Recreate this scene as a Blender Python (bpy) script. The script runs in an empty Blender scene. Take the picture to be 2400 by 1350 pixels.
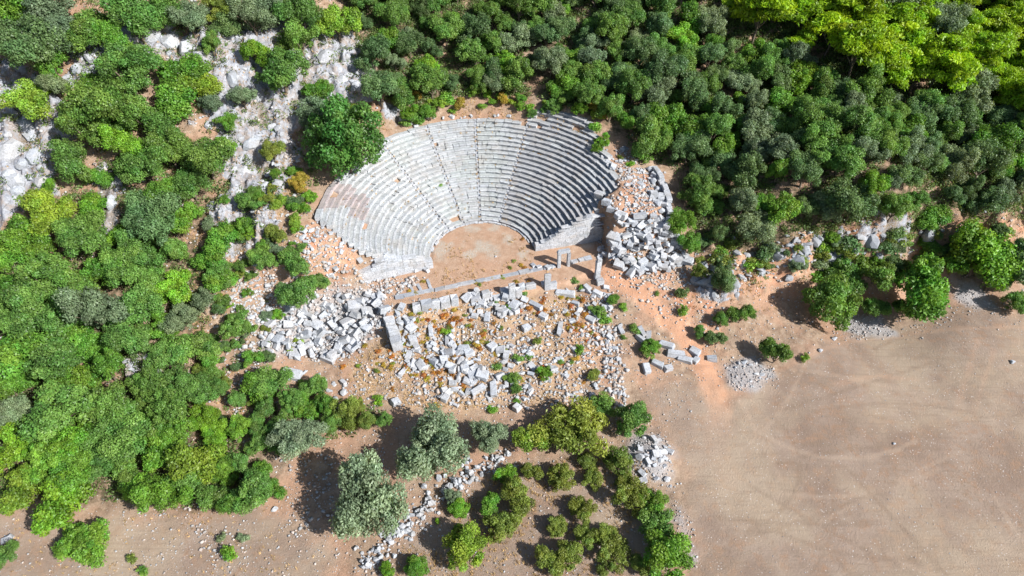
import bpy, bmesh, math, random
import numpy as np
from mathutils import Vector, Matrix, Euler

random.seed(7)
RNG = np.random.default_rng(11)
SC = bpy.context.scene
COL = SC.collection
R = math.radians

# ------------------------------------------------------------------ camera, sky, sun, exposure
FOC, PITCH = 1596.5, R(45.257)
CAM = np.array([4.459, -75.632, 69.288])
cam = bpy.data.cameras.new('camera')
cam.sensor_width = 36.0
cam.lens = FOC / 2400 * 36.0
cam.clip_end = 6000
cam.clip_start = 0.5
camo = bpy.data.objects.new('camera', cam)
camo.location = CAM
camo.rotation_euler = (R(90) - PITCH, 0, 0)
COL.objects.link(camo)
SC.camera = camo

SUN_AZ, SUN_EL = R(-31), R(39)          # direction to the sun: angle in the xy plane, elevation
sun_dir = Vector((math.cos(SUN_AZ) * math.cos(SUN_EL), math.sin(SUN_AZ) * math.cos(SUN_EL), math.sin(SUN_EL)))
W = bpy.data.worlds.new('World')
SC.world = W
W.use_nodes = True
wn = W.node_tree.nodes
sky = wn.new('ShaderNodeTexSky')
sky.sky_type = 'NISHITA'
sky.sun_disc = False
sky.sun_elevation = SUN_EL
sky.sun_rotation = R(90) - SUN_AZ        # nishita: clockwise from +Y
sky.air_density = 1.0
sky.dust_density = 1.0
W.node_tree.links.new(sky.outputs[0], wn['Background'].inputs[0])
wn['Background'].inputs[1].default_value = 0.08
sl = bpy.data.lights.new('sun', 'SUN')
sl.energy = 5.0
sl.angle = R(0.53)
sl.color = (1.0, 0.985, 0.955)
so = bpy.data.objects.new('sun', sl)
so.rotation_euler = sun_dir.to_track_quat('Z', 'Y').to_euler()
so.location = (60, -60, 90)
COL.objects.link(so)
SC.view_settings.view_transform = 'Standard'
SC.view_settings.look = 'None'
SC.view_settings.gamma = 1
SC.view_settings.exposure = 0.7
SC.view_settings.use_curve_mapping = False

# ------------------------------------------------------------------ picture <-> place
_F = np.array([0, math.cos(PITCH), -math.sin(PITCH)])
_U = np.array([0, math.sin(PITCH), math.cos(PITCH)])
_X = np.array([1.0, 0, 0])


def ray(px, py):
    return _F + _X * ((px - 1200) / FOC) + _U * ((675 - py) / FOC)


def at(px, py, z=0.0):
    """point of the sight line at height z"""
    D = ray(px, py)
    t = (z - CAM[2]) / D[2]
    return CAM + D * t


def pix(x, y, z):
    v = np.array([x, y, z]) - CAM
    d = v @ _F
    return 1200 + FOC * (v @ _X) / d, 675 - FOC * (v @ _U) / d


# ------------------------------------------------------------------ numeric noise
def _hash(ix, iy, s):
    h = (ix.astype(np.int64) * 374761393 + iy.astype(np.int64) * 668265263 + s * 974634777) & 0xFFFFFFFF
    h = ((h ^ (h >> 13)) * 1274126177) & 0xFFFFFFFF
    return ((h ^ (h >> 16)) & 0xFFFF) / 65535.0


def vnoise(x, y, s=0):
    x = np.asarray(x, float); y = np.asarray(y, float)
    ix = np.floor(x); iy = np.floor(y)
    fx = x - ix; fy = y - iy
    fx = fx * fx * (3 - 2 * fx); fy = fy * fy * (3 - 2 * fy)
    a = _hash(ix, iy, s); b = _hash(ix + 1, iy, s); c = _hash(ix, iy + 1, s); d = _hash(ix + 1, iy + 1, s)
    return (a * (1 - fx) + b * fx) * (1 - fy) + (c * (1 - fx) + d * fx) * fy


def fbm(x, y, s=0, o=4):
    v = 0; a = 0.5; f = 1.0
    for i in range(o):
        v = v + a * vnoise(x * f + 13.7 * i, y * f - 7.1 * i, s + i)
        a *= 0.5; f *= 2.07
    return v / (1 - 0.5 ** o)


def ridged(x, y, s=0, o=4):
    v = 0; a = 0.5; f = 1.0
    for i in range(o):
        v = v + a * (1 - np.abs(2 * vnoise(x * f + 5.3 * i, y * f + 9.1 * i, s + i) - 1))
        a *= 0.5; f *= 2.1
    return v / (1 - 0.5 ** o)


def smooth(a, b, x):
    t = np.clip((x - a) / (b - a), 0, 1)
    return t * t * (3 - 2 * t)


# ------------------------------------------------------------------ theatre constants
R0, RD, RH = 7.846, 0.72, 0.4047      # orchestra radius, row depth, row rise
SLOPE = RH / RD
NROW = 26
# end faces of the seating: walls run along these lines
RW0, RW1 = np.array([8.0, 0.8]), np.array([18.4, 3.37])
LW0, LW1 = np.array([-7.1, -2.8]), np.array([-17.3, -6.2])


def cone_z(r):
    return (r - R0) * SLOPE


def seat_limits(k):
    r = R0 + (k + 0.5) * RD
    # right end: meets the right wall's inner face
    u = (RW1 - RW0) / np.linalg.norm(RW1 - RW0)
    n = np.array([-u[1], u[0]])
    o = RW0 + n * 0.85
    b = o @ u
    s = -b + math.sqrt(b * b - (o @ o - r * r))
    p = o + u * s
    aR = math.degrees(math.atan2(p[1], p[0]))
    u = (LW1 - LW0) / np.linalg.norm(LW1 - LW0)
    n = np.array([u[1], -u[0]])
    o = LW0 + n * 1.1
    b = o @ u
    s = -b + math.sqrt(b * b - (o @ o - r * r))
    p = o + u * s
    aL = math.degrees(math.atan2(p[1], p[0])) % 360
    if k > 13:
        aR = {14: 15, 15: 15.5, 16: 15.5, 17: 16, 18: 17, 19: 22, 20: 28, 21: 33, 22: 39, 23: 43, 24: 46.5, 25: 49}[k]
    if k > 9:
        aL = {10: 197, 11: 197, 12: 196, 13: 194.5, 14: 193, 15: 191.5, 16: 189, 17: 187.5, 18: 186, 19: 185, 20: 183.5,
              21: 140, 22: 73, 23: 73, 24: 72, 25: 69}[k]
    return aR, aL


# ------------------------------------------------------------------ terrain
# (px, py, z): heights read off along sight lines; (x, y, z) far points
CP_PX = [(1560, 990, -3.9), (1800, 950, -4), (2000, 850, -4), (2250, 780, -4), (2400, 1000, -4), (2400, 1350, -4.2), (1700, 1350, -4.1),
         (2000, 1200, -4.1), (2200, 1000, -4), (900, 1330, -4), (400, 1280, -4.1), (100, 1300, -4.1), (1300, 1250, -4), (650, 1230, -4),
         (1200, 1000, -3.7), (1000, 940, -3.1), (1300, 860, -2.7), (1420, 830, -2.5), (1100, 800, -1.9), (1150, 750, -1.5), (1300, 700, -0.9),
         (1020, 770, -1.7), (830, 860, -3.0), (700, 820, -2.6), (600, 900, -2.9), (760, 730, -1.7), (850, 760, -2.0), (1480, 930, -3.5),
         (1430, 640, -0.2), (1500, 690, -0.9), (1560, 740, -1.7), (1650, 850, -3.3), (1600, 790, -2.6),
         (1600, 610, 0.4), (1680, 640, -0.2), (1750, 700, -1.8), (1800, 780, -3.4), (1900, 780, -3.8),
         (1620, 540, 2.4), (1650, 470, 4.2), (1720, 540, 3.0), (1780, 600, 0.4), (1850, 560, 3.0), (1830, 650, -1.6), (1920, 600, 0.2),
         (1960, 650, -2.6), (2000, 545, 3.4), (2060, 690, -3.6), (2120, 600, -1.8), (2140, 520, 3.8), (2250, 500, 3.8), (2240, 570, -1.0), (2230, 650, -3.2),
         (2350, 500, 3.6), (2390, 580, -1.0), (2380, 700, -3.8),
         (1500, 420, 6.1), (1530, 450, 5.9), (1500, 480, 5.6), (1460, 500, 5.0), (1530, 520, 4.6), (1440, 528, 4.2), (1432, 548, 3.0), (1480, 560, 2.2), (1440, 590, 0.9), (1540, 580, 1.5), (1560, 620, 0.3),
         (1590, 420, 5.0), (1600, 480, 3.8),
         (790, 548, 5.3), (765, 590, 4.8), (800, 600, 3.9), (830, 625, 3.0), (800, 640, 2.4), (840, 655, 1.3), (745, 540, 5.9), (700, 560, 5.9), (720, 620, 4.2), (850, 690, -0.2), (690, 740, -1.1), (620, 700, 0.5),
         (560, 800, -1.4), (560, 700, 1.6), (610, 600, 4.6), (640, 650, 2.6), (500, 900, -1.8), (450, 1000, -2.4), (730, 480, 6.9), (640, 480, 8.0),
         (690, 700, 0.2), (780, 690, 0.0), (810, 1000, -3.8), (1000, 1050, -3.9), (640, 1050, -3.5), (400, 1140, -3.6), (250, 1170, -3.5), (60, 1180, -3.2)]
CP_W = [(-75, -34, -3.6), (-60, -18, 2), (-42, -18, 1.2), (-30, -14, 0.6), (-75, 0, 10), (-55, 0, 9.5), (-40, 0, 7.8), (-30, 4, 7.6), (-75, 20, 20),
        (-50, 18, 17.5), (-38, 16, 14.5), (-29, 13, 10.2), (-24, 20, 10.8), (-75, 40, 28), (-45, 36, 24), (-25, 36, 17.5), (-10, 36, 13.5),
        (0, 46, 16.5), (30, 46, 17), (60, 46, 17.5), (90, 46, 17.5), (8, 34, 12), (30, 32, 11.5), (60, 30, 11), (90, 30, 11),
        (44, 18, 7.6), (62, 14, 6.2), (80, 12, 6), (33, 14, 6.6), (30, 22, 9), (95, -10, -4), (95, -45, -4.2), (60, -60, -4.2), (0, -62, -4.2), (-60, -60, -4.2)]
UPS = 1.2
cps = [at(a, b, z * UPS if z > 0 else z) for a, b, z in CP_PX] + [np.array((x * (1.14 if abs(x) > 50 else 1.05), y * 1.05, z * UPS if z > 0 else z)) for x, y, z in CP_W]
for th, z in ((40, 9.2), (52, 10.7), (60, 11.0), (70, 10.8), (82, 9.4), (95, 9.2), (110, 9.2), (125, 9.2), (140, 9.0), (155, 8.7), (168, 8.6), (178, 8.5)):
    r = 27.7 if th < 75 else 24.9
    cps.append(np.array([r * math.cos(R(th)), r * math.sin(R(th)), z]))
for th in range(0, 360, 45):
    cps.append(np.array([3.5 * math.cos(R(th)), 3.5 * math.sin(R(th)), 0]))
for p in ((1000, 690), (1100, 672), (1200, 655), (1300, 630), (1380, 615), (930, 680), (950, 702)):
    cps.append(at(p[0], p[1], 0.0))
CPS = np.array(cps)


def _tps_solve(P):
    n = len(P)
    d = np.hypot(P[:, None, 0] - P[None, :, 0], P[:, None, 1] - P[None, :, 1]) / 20
    K = np.where(d > 0, d * d * np.log(np.maximum(d, 1e-9)), 0) + np.eye(n) * 0.004
    Q = np.c_[np.ones(n), P[:, :2] / 20]
    A = np.zeros((n + 3, n + 3))
    A[:n, :n] = K; A[:n, n:] = Q; A[n:, :n] = Q.T
    return np.linalg.solve(A, np.r_[P[:, 2], 0, 0, 0])


_TW = _tps_solve(CPS)


def tps(x, y):
    out = np.empty(len(x))
    for i in range(0, len(x), 20000):
        xx = x[i:i + 20000]; yy = y[i:i + 20000]
        d = np.hypot(xx[:, None] - CPS[None, :, 0], yy[:, None] - CPS[None, :, 1]) / 20
        K = np.where(d > 0, d * d * np.log(np.maximum(d, 1e-9)), 0)
        out[i:i + 20000] = K @ _TW[:-3] + _TW[-3] + _TW[-2] * xx / 20 + _TW[-1] * yy / 20
    return out


STEP = 0.3
X0, X1, Y0, Y1 = -96.0, 106.0, -58.0, 60.0
ins_x = np.arange(X0, X1 + 0.01, STEP); ins_y = np.arange(Y0, Y1 + 0.01, STEP)


def outer(a, sgn):
    o = []; s = 0.6; p = a
    while abs(p) < 1500:
        p = p + sgn * s; s *= 1.35; o.append(p)
    return np.array(o)


GX = np.r_[outer(X0, -1)[::-1], ins_x, outer(X1, 1)]
GY = np.r_[outer(Y0, -1)[::-1], ins_y, outer(Y1, 1)]
NX, NY = len(GX), len(GY)
gx, gy = np.meshgrid(GX, GY)
vx, vy = gx.ravel(), gy.ravel()
cxl, cyl = np.clip(vx, X0, X1), np.clip(vy, Y0, Y1)
# coarse evaluation, then bilinear: the spline is smooth
CX = np.linspace(X0, X1, 200); CY = np.linspace(Y0, Y1, 150)
cgx, cgy = np.meshgrid(CX, CY)
CZ = tps(cgx.ravel(), cgy.ravel()).reshape(150, 200)


def bil(Z, xs, ys, x, y):
    fx = np.clip((x - xs[0]) / (xs[-1] - xs[0]) * (len(xs) - 1), 0, len(xs) - 1.001)
    fy = np.clip((y - ys[0]) / (ys[-1] - ys[0]) * (len(ys) - 1), 0, len(ys) - 1.001)
    ix = fx.astype(int); iy = fy.astype(int); fx = fx - ix; fy = fy - iy
    return (Z[iy, ix] * (1 - fx) + Z[iy, ix + 1] * fx) * (1 - fy) + (Z[iy + 1, ix] * (1 - fx) + Z[iy + 1, ix + 1] * fx) * fy


def base_z(x, y):
    x = np.asarray(x, float); y = np.asarray(y, float)
    z = bil(CZ, CX, CY, np.clip(x, X0, X1), np.clip(y, Y0, Y1))
    return z


def march(px, py, hc=0.0, fn=base_z):
    """where the sight line through a pixel meets the ground raised by hc"""
    D = ray(px, py)
    t = np.linspace(45, 190, 700)
    P = CAM[None] + D[None] * t[:, None]
    g = P[:, 2] - (fn(P[:, 0], P[:, 1]) + hc)
    i = np.argmax(g < 0)
    if i == 0:
        i = len(t) - 1
    a = g[i - 1] / (g[i - 1] - g[i] + 1e-12)
    return P[i - 1] + (P[i] - P[i - 1]) * a


def wpoly(pts):
    return np.array([march(a, b)[:2] for a, b in pts])


def sdf_poly(P, x, y):
    """signed distance, negative inside"""
    d = np.full(len(x), 1e9); s = np.ones(len(x))
    n = len(P); j = n - 1
    for i in range(n):
        ex, ey = P[j] - P[i]; wx, wy = x - P[i, 0], y - P[i, 1]
        t = np.clip((wx * ex + wy * ey) / (ex * ex + ey * ey + 1e-12), 0, 1)
        d = np.minimum(d, (wx - ex * t) ** 2 + (wy - ey * t) ** 2)
        c1 = y >= P[i, 1]; c2 = y < P[j, 1]; c3 = ex * wy > ey * wx
        s = np.where((c1 & c2 & c3) | (~c1 & ~c2 & ~c3), -s, s)
        j = i
    return s * np.sqrt(d)


def dist_line(P, x, y):
    d = np.full(len(x), 1e9)
    for i in range(len(P) - 1):
        ex, ey = P[i + 1] - P[i]; wx, wy = x - P[i, 0], y - P[i, 1]
        t = np.clip((wx * ex + wy * ey) / (ex * ex + ey * ey + 1e-12), 0, 1)
        d = np.minimum(d, (wx - ex * t) ** 2 + (wy - ey * t) ** 2)
    return np.sqrt(d)


def zone(polys, soft=0.8, wob=1.2, s=0):
    """soft world-space mask of picture-traced areas"""
    m = np.zeros(len(vx))
    nz = (fbm(vx * 0.35, vy * 0.35, 50 + s) - 0.5) * 2 * wob + (fbm(vx * 1.4, vy * 1.4, 60 + s) - 0.5) * wob
    for p in polys:
        m = np.maximum(m, 1 - smooth(-soft, soft, sdf_poly(wpoly(p), vx, vy) + nz))
    return m


ROCK = [[(-40, 130), (40, 140), (110, 190), (190, 300), (140, 400), (120, 450), (40, 500), (-40, 560)],
        [(190, 90), (230, 60), (380, 40), (420, 90), (540, 80), (570, 120), (520, 200), (560, 260), (640, 290), (640, 340), (590, 420), (560, 450), (520, 330), (480, 300),
         (500, 190), (420, 130), (340, 130), (270, 150), (230, 220), (170, 260), (150, 220)],
        [(560, 70), (660, 60), (680, 120), (650, 220), (690, 260), (690, 300), (620, 400), (600, 460), (540, 500), (500, 520), (540, 430), (560, 330)],
        [(720, 80), (770, 80), (800, 150), (860, 160), (860, 220), (790, 250), (750, 220)],
        [(890, 235), (960, 255), (975, 290), (930, 300), (890, 270)],
        [(240, 380), (280, 420), (260, 540), (230, 520)],
        [(480, 60), (700, 50), (860, 110), (890, 230), (740, 250), (690, 330), (680, 450), (640, 520), (560, 600), (500, 620), (520, 520), (540, 430), (480, 300)],
        [(300, 850), (390, 850), (400, 910), (310, 910)], [(1880, 555), (2120, 540), (2130, 600), (1960, 620), (1870, 620)], [(1640, 640), (1720, 620), (1720, 690), (1640, 700)]]
ORANGE = [[(700, 540), (740, 520), (810, 550), (850, 620), (840, 660), (780, 660), (700, 650)],
          [(1400, 640), (1480, 640), (1640, 640), (1700, 700), (1680, 830), (1620, 780), (1500, 700), (1420, 680)],
          [(1600, 590), (1700, 600), (1900, 560), (2100, 530), (2300, 515), (2400, 520), (2400, 570), (2200, 575), (1980, 620), (1850, 680), (1700, 680)],
          [(1440, 430), (1480, 390), (1540, 420), (1560, 480), (1530, 560), (1470, 540)],
          [(1330, 740), (1440, 760), (1420, 900), (1350, 850)],
          [(640, 720), (700, 720), (700, 760), (640, 760)]]
FIELD = [[(1510, 920), (1600, 880), (1700, 950), (1850, 860), (1940, 800), (2080, 775), (2240, 730), (2440, 745), (2460, 1400), (1650, 1400), (1600, 1100), (1540, 1000)],
         [(-40, 1190), (250, 1210), (650, 1190), (780, 1300), (700, 1400), (-40, 1400)],
         [(960, 1240), (1200, 1090), (1480, 1060), (1560, 1180), (1560, 1400), (900, 1400)]]
OCHRE = [[(930, 720), (1200, 700), (1400, 690), (1440, 780), (1350, 950), (1100, 960), (830, 950), (800, 860), (900, 800)]]
GRAVEL = [[(1700, 855), (1760, 840), (1800, 860), (1820, 880), (1750, 920), (1710, 910)], [(1990, 735), (2060, 740), (2090, 780), (2000, 800), (1980, 770)],
          [(1480, 1030), (1540, 1015), (1570, 1060), (1575, 1150), (1540, 1140), (1480, 1120)],
          [(1400, 760), (1450, 760), (1470, 870), (1480, 940), (1430, 960), (1410, 860)],
          [(700, 690), (890, 680), (900, 740), (860, 800), (760, 840), (620, 830), (600, 760), (650, 700)],
          [(2230, 650), (2290, 680), (2330, 720), (2270, 715), (2230, 700)],
          [(1560, 1150), (1610, 1230), (1640, 1300), (1620, 1330), (1590, 1230)]]
PATH = np.array([march(a, b)[:2] for a, b in ((1420, 635), (1500, 695), (1570, 755), (1640, 830), (1662, 890), (1690, 960), (1682, 1030), (1705, 1120))])
PATH2 = np.array([march(a, b)[:2] for a, b in ((-40, 1330), (120, 1260), (270, 1235), (450, 1200), (640, 1205), (780, 1290))])
TRACKS = [np.array([march(a, b)[:2] for a, b in q]) for q in (((1700, 930), (1990, 800), (2150, 780), (2440, 770)), ((2290, 800), (2260, 900), (2230, 990)), ((2330, 820), (2290, 950), (2260, 1010)),
                                                            ((1780, 1000), (1760, 1030), (1720, 1340)), ((1960, 900), (2060, 880), (2150, 890)))]

FOREST = [(800, -60), (1250, -60), (1750, -60), (2500, -60), (2500, 530), (2400, 530), (2280, 520), (2100, 535), (1900, 565), (1720, 580), (1640, 560), (1610, 480), (1590, 400), (1520, 365), (1450, 320), (1410, 275), (1300, 245), (1220, 222), (1080, 225), (1000, 265), (900, 235), (850, 150)]
LFOREST = [(-60, 560), (60, 540), (200, 420), (330, 330), (420, 330), (520, 420), (540, 520), (480, 640), (480, 760), (440, 860), (470, 960), (600, 1080), (640, 1140), (560, 1190), (300, 1170), (80, 1160), (-60, 1160)]
m_rock = zone(ROCK, 0.9, 2.2, 0)
m_or = zone(ORANGE, 1.2, 1.8, 3)
m_field = zone(FIELD, 1.5, 1.5, 5)
m_och = zone(OCHRE, 1.5, 2.0, 8)
m_grav = zone([g for i, g in enumerate(GRAVEL) if i != 3], 0.9, 1.4, 12) * .8
inside = (vx > X0) & (vx < X1) & (vy > Y0) & (vy < Y1)

tz = base_z(vx, vy)
# far country beyond the picture: plain in front, hill behind
far = np.hypot(vx - cxl, vy - cyl)
tz = tz + np.where(vy > Y1, (vy - Y1) * 0.32 * np.exp(-np.maximum(vy - Y1, 0) / 320), 0)
# terraces: orchestra, stage, seating bed
rr = np.hypot(vx, vy); th = np.degrees(np.arctan2(vy, vx)) % 360
ax_ = np.array([math.cos(R(104)), math.sin(R(104))])
back = vx * ax_[0] + vy * ax_[1]
uR_ = (RW1 - RW0) / np.linalg.norm(RW1 - RW0); nR_ = np.array([-uR_[1], uR_[0]])
uL_ = (LW1 - LW0) / np.linalg.norm(LW1 - LW0); nL = np.array([uL_[1], -uL_[0]])
flat = np.maximum(1 - smooth(R0 + 0.2, R0 + 1.4, rr),
                  (1 - smooth(-0.2, 0.4, sdf_poly(np.array([LW1 + nL * .75, LW0 + nL * .8, RW0 + nR_ * .6, RW1 + nR_ * .55 + uR_ * -.2] + [at(a, b)[:2] for a, b in ((1425, 572), (1420, 620), (1330, 662), (905, 735), (890, 700))]), vx, vy))))
nsm = (fbm(vx * 0.5, vy * 0.5, 3, 4) - 0.5)
nfi = (fbm(vx * 2.2, vy * 2.2, 9, 3) - 0.5)
rough = 1.0 - 0.8 * m_field
tz = tz + (nsm * 0.55 + nfi * 0.16) * rough * (1 - flat) * np.exp(-far / 60)
# jagged limestone: fluted ridges running down the slope
rk = ridged(vx * 0.30 + vy * 0.06, vy * 0.13, 21, 5)
rk2 = ridged(vx * 1.0, vy * 0.5, 31, 3)
tz = tz + m_rock * ((rk - 0.55) * 4.2 + (rk2 - 0.5) * 1.3)
# earth bank on the right: broken ledges
bank = zone([ORANGE[2]], 1.5, 1.5, 17)
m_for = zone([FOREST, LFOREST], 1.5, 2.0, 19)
crev = np.clip(smooth(.50, .36, rk) + smooth(.40, .24, rk2) * .6, 0, 1)
tz = tz + bank * ((ridged(vx * 0.16, vy * 0.32, 41, 5) - 0.5) * 4.6)
# heaps of fallen blocks
HEAPS = [((1500, 585), 5.0, 1.0), ((1440, 610), 2.5, 0.5), ((790, 740), 5.5, 0.7), ((680, 790), 4.0, 0.5), ((1525, 1080), 2.6, 1.3), ((1750, 880), 2.6, 0.5), ((2035, 765), 3.0, 0.4), ((1440, 860), 2.2, 0.4)]
for (a, b), w, h in HEAPS:
    c = march(a, b)
    tz = tz + h * np.exp(-((vx - c[0]) ** 2 + (vy - c[1]) ** 2) / (w * w))
tz = tz * (1 - flat) + flat * (0.0 + nsm * 0.05 + nfi * 0.03)
# bed under the seats
lim = np.array([seat_limits(k) for k in range(NROW)])
ki = np.clip(((rr - R0) / RD).astype(int), 0, NROW - 1)
inseat = (rr > R0 - 0.1) & (th > lim[ki, 0] + .3) & (th < lim[ki, 1] - .3) & (rr < R0 + NROW * RD + 0.05)
tz = np.where(inseat, np.minimum(tz, cone_z(rr) - 0.28), tz)
tz = np.where(inseat & (tz < cone_z(rr) - 0.28), cone_z(rr) - 0.28, tz)
TZ = tz.reshape(NY, NX)
IX0 = int(np.argmin(abs(GX - X0))); IY0 = int(np.argmin(abs(GY - Y0)))
TZI = TZ[IY0:IY0 + len(ins_y), IX0:IX0 + len(ins_x)]


def ground(x, y):
    return bil(TZI, ins_x, ins_y, np.asarray(x, float), np.asarray(y, float))


def gz(x, y):
    return float(ground(np.array([x]), np.array([y]))[0])


def on_ground(px, py, hc=0.0):
    return march(px, py, hc, ground)


# ------------------------------------------------------------------ materials
def new_mat(name):
    m = bpy.data.materials.new(name)
    m.use_nodes = True
    nt = m.node_tree
    for n in list(nt.nodes):
        nt.nodes.remove(n)
    o = nt.nodes.new('ShaderNodeOutputMaterial')
    return m, nt, o


def N(nt, typ, **kw):
    n = nt.nodes.new(typ)
    for k, v in kw.items():
        if k == 'ins':
            for i, val in v.items():
                n.inputs[i].default_value = val
        else:
            setattr(n, k, v)
    return n


def mixc(nt, fac, a, b, blend='MIX'):
    n = nt.nodes.new('ShaderNodeMix')
    n.data_type = 'RGBA'
    n.blend_type = blend
    for sock, v in ((n.inputs[0], fac), (n.inputs[6], a), (n.inputs[7], b)):
        if isinstance(v, bpy.types.NodeSocket):
            nt.links.new(v, sock)
        elif isinstance(v, (int, float)):
            sock.default_value = v if sock == n.inputs[0] else (v, v, v, 1)
        else:
            sock.default_value = tuple(v) + ((1,) if len(v) == 3 else ())
    return n.outputs[2]


def noise(nt, vec, scale, detail=4, rough=0.55, lac=2.1):
    n = nt.nodes.new('ShaderNodeTexNoise')
    n.inputs['Scale'].default_value = scale
    n.inputs['Detail'].default_value = detail
    n.inputs['Roughness'].default_value = rough
    if vec is not None:
        nt.links.new(vec, n.inputs['Vector'])
    return n.outputs['Fac']


def ramp(nt, fac, a, b):
    n = nt.nodes.new('ShaderNodeMapRange')
    n.inputs[1].default_value = a
    n.inputs[2].default_value = b
    nt.links.new(fac, n.inputs[0])
    return n.outputs[0]


def mul(nt, a, b, op='MULTIPLY'):
    n = nt.nodes.new('ShaderNodeMath')
    n.operation = op
    n.use_clamp = True
    for s, v in ((n.inputs[0], a), (n.inputs[1], b)):
        if isinstance(v, bpy.types.NodeSocket):
            nt.links.new(v, s)
        else:
            s.default_value = v
    return n.outputs[0]


def finish(nt, o, col, rough=0.9, bump=None, bs=0.3, bd=0.1, spec=0.15):
    p = nt.nodes.new('ShaderNodeBsdfPrincipled')
    nt.links.new(col, p.inputs['Base Color'])
    p.inputs['Roughness'].default_value = rough
    p.inputs['Specular IOR Level'].default_value = spec
    if bump is not None:
        b = nt.nodes.new('ShaderNodeBump')
        b.inputs['Strength'].default_value = bs
        b.inputs['Distance'].default_value = bd
        nt.links.new(bump, b.inputs['Height'])
        nt.links.new(b.outputs[0], p.inputs['Normal'])
    nt.links.new(p.outputs[0], o.inputs[0])
    return p


def mat_ground():
    m, nt, o = new_mat('ground_soil')
    g = N(nt, 'ShaderNodeNewGeometry')
    pos = g.outputs['Position']
    A = N(nt, 'ShaderNodeAttribute', attribute_name='zone_a')
    B = N(nt, 'ShaderNodeAttribute', attribute_name='zone_b')
    sa = N(nt, 'ShaderNodeSeparateColor'); nt.links.new(A.outputs['Color'], sa.inputs[0])
    sb = N(nt, 'ShaderNodeSeparateColor'); nt.links.new(B.outputs['Color'], sb.inputs[0])
    rock, orange, field = sa.outputs[0], sa.outputs[1], sa.outputs[2]
    ochre, path, gravel = sb.outputs[0], sb.outputs[1], sb.outputs[2]
    big = noise(nt, pos, 0.16, 5, 0.6)
    mid = noise(nt, pos, 0.9, 5, 0.65)
    fine = noise(nt, pos, 4.5, 4, 0.7)
    vfine = noise(nt, pos, 14, 3, 0.7)
    CC = N(nt, 'ShaderNodeAttribute', attribute_name='zone_c')
    sc = N(nt, 'ShaderNodeSeparateColor'); nt.links.new(CC.outputs['Color'], sc.inputs[0])
    crev, forest, orch = sc.outputs[0], sc.outputs[1], sc.outputs[2]
    soil = mixc(nt, ramp(nt, mid, 0.35, 0.65), (0.25, 0.165, 0.112), (0.42, 0.31, 0.225))
    soil = mixc(nt, ramp(nt, big, 0.44, 0.60), soil, (0.40, 0.245, 0.165))
    soil = mixc(nt, mul(nt, ramp(nt, fine, 0.5, 0.66), .6), soil, (0.21, 0.15, 0.09))
    org = mixc(nt, ramp(nt, mid, 0.38, 0.62), (0.47, 0.205, 0.115), (0.57, 0.36, 0.24))
    org = mixc(nt, mul(nt, ramp(nt, fine, 0.5, 0.66), .6), org, (0.36, 0.24, 0.16))
    fld = mixc(nt, ramp(nt, big, 0.40, 0.60), (0.255, 0.182, 0.138), (0.33, 0.248, 0.192))
    fld = mixc(nt, mul(nt, ramp(nt, mid, 0.5, 0.66), .8), fld, (0.32, 0.20, 0.13))
    fld = mixc(nt, mul(nt, ramp(nt, fine, 0.5, 0.68), mul(nt, ramp(nt, noise(nt, pos, .22, 4, .6), .4, .65), .8)), fld, (0.20, 0.155, 0.105))
    fld = mixc(nt, mul(nt, ramp(nt, noise(nt, pos, .07, 4, .6), .48, .62), .55), fld, (0.42, 0.33, 0.235))
    fld = mixc(nt, mul(nt, ramp(nt, vfine, 0.56, 0.70), 0.35), fld, (0.50, 0.42, 0.33))
    DD = N(nt, 'ShaderNodeAttribute', attribute_name='zone_d')
    sd_ = N(nt, 'ShaderNodeSeparateColor'); nt.links.new(DD.outputs['Color'], sd_.inputs[0])
    ms = N(nt, 'ShaderNodeMapping'); ms.inputs['Scale'].default_value = (.25, 2.6, 1); ms.inputs['Rotation'].default_value = (0, 0, .9); nt.links.new(pos, ms.inputs['Vector'])
    fld = mixc(nt, mul(nt, ramp(nt, noise(nt, ms.outputs[0], 1.0, 4, .6), .5, .7), .4), fld, (0.24, 0.175, 0.125))
    fld = mixc(nt, sd_.outputs[0], fld, (0.42, 0.315, 0.235))
    fld = mixc(nt, mul(nt, sd_.outputs[1], .7), fld, (0.21, 0.145, 0.10))
    och = mixc(nt, ramp(nt, fine, 0.38, 0.62), (0.38, 0.235, 0.125), (0.50, 0.37, 0.25))
    pth = mixc(nt, ramp(nt, mid, 0.35, 0.65), (0.46, 0.275, 0.175), (0.55, 0.365, 0.255))
    pth = mixc(nt, mul(nt, ramp(nt, fine, 0.52, 0.66), .5), pth, (0.34, 0.22, 0.14))
    rk = mixc(nt, ramp(nt, noise(nt, pos, 1.8, 7, 0.75), 0.36, 0.62), (0.21, 0.22, 0.25), (0.44, 0.45, 0.485))
    rk = mixc(nt, mul(nt, ramp(nt, noise(nt, pos, 0.6, 6, 0.75), 0.47, 0.60), 0.75), rk, (0.31, 0.24, 0.19))
    mp = N(nt, 'ShaderNodeMapping'); mp.inputs['Scale'].default_value = (1.0, .32, .45); nt.links.new(pos, mp.inputs['Vector'])
    wv = N(nt, 'ShaderNodeVectorMath', operation='ADD'); nz3 = N(nt, 'ShaderNodeTexNoise'); nz3.inputs['Scale'].default_value = .8; nt.links.new(pos, nz3.inputs['Vector'])
    nt.links.new(mp.outputs[0], wv.inputs[0]); nt.links.new(nz3.outputs['Color'], wv.inputs[1])
    vc = N(nt, 'ShaderNodeTexVoronoi', feature='DISTANCE_TO_EDGE'); vc.inputs['Scale'].default_value = .75; nt.links.new(wv.outputs[0], vc.inputs['Vector'])
    rk = mixc(nt, mul(nt, ramp(nt, vc.outputs['Distance'], .06, .01), mul(nt, ramp(nt, noise(nt, pos, .5, 3), .4, .6), .6)), rk, (0.11, 0.095, 0.08))
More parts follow.
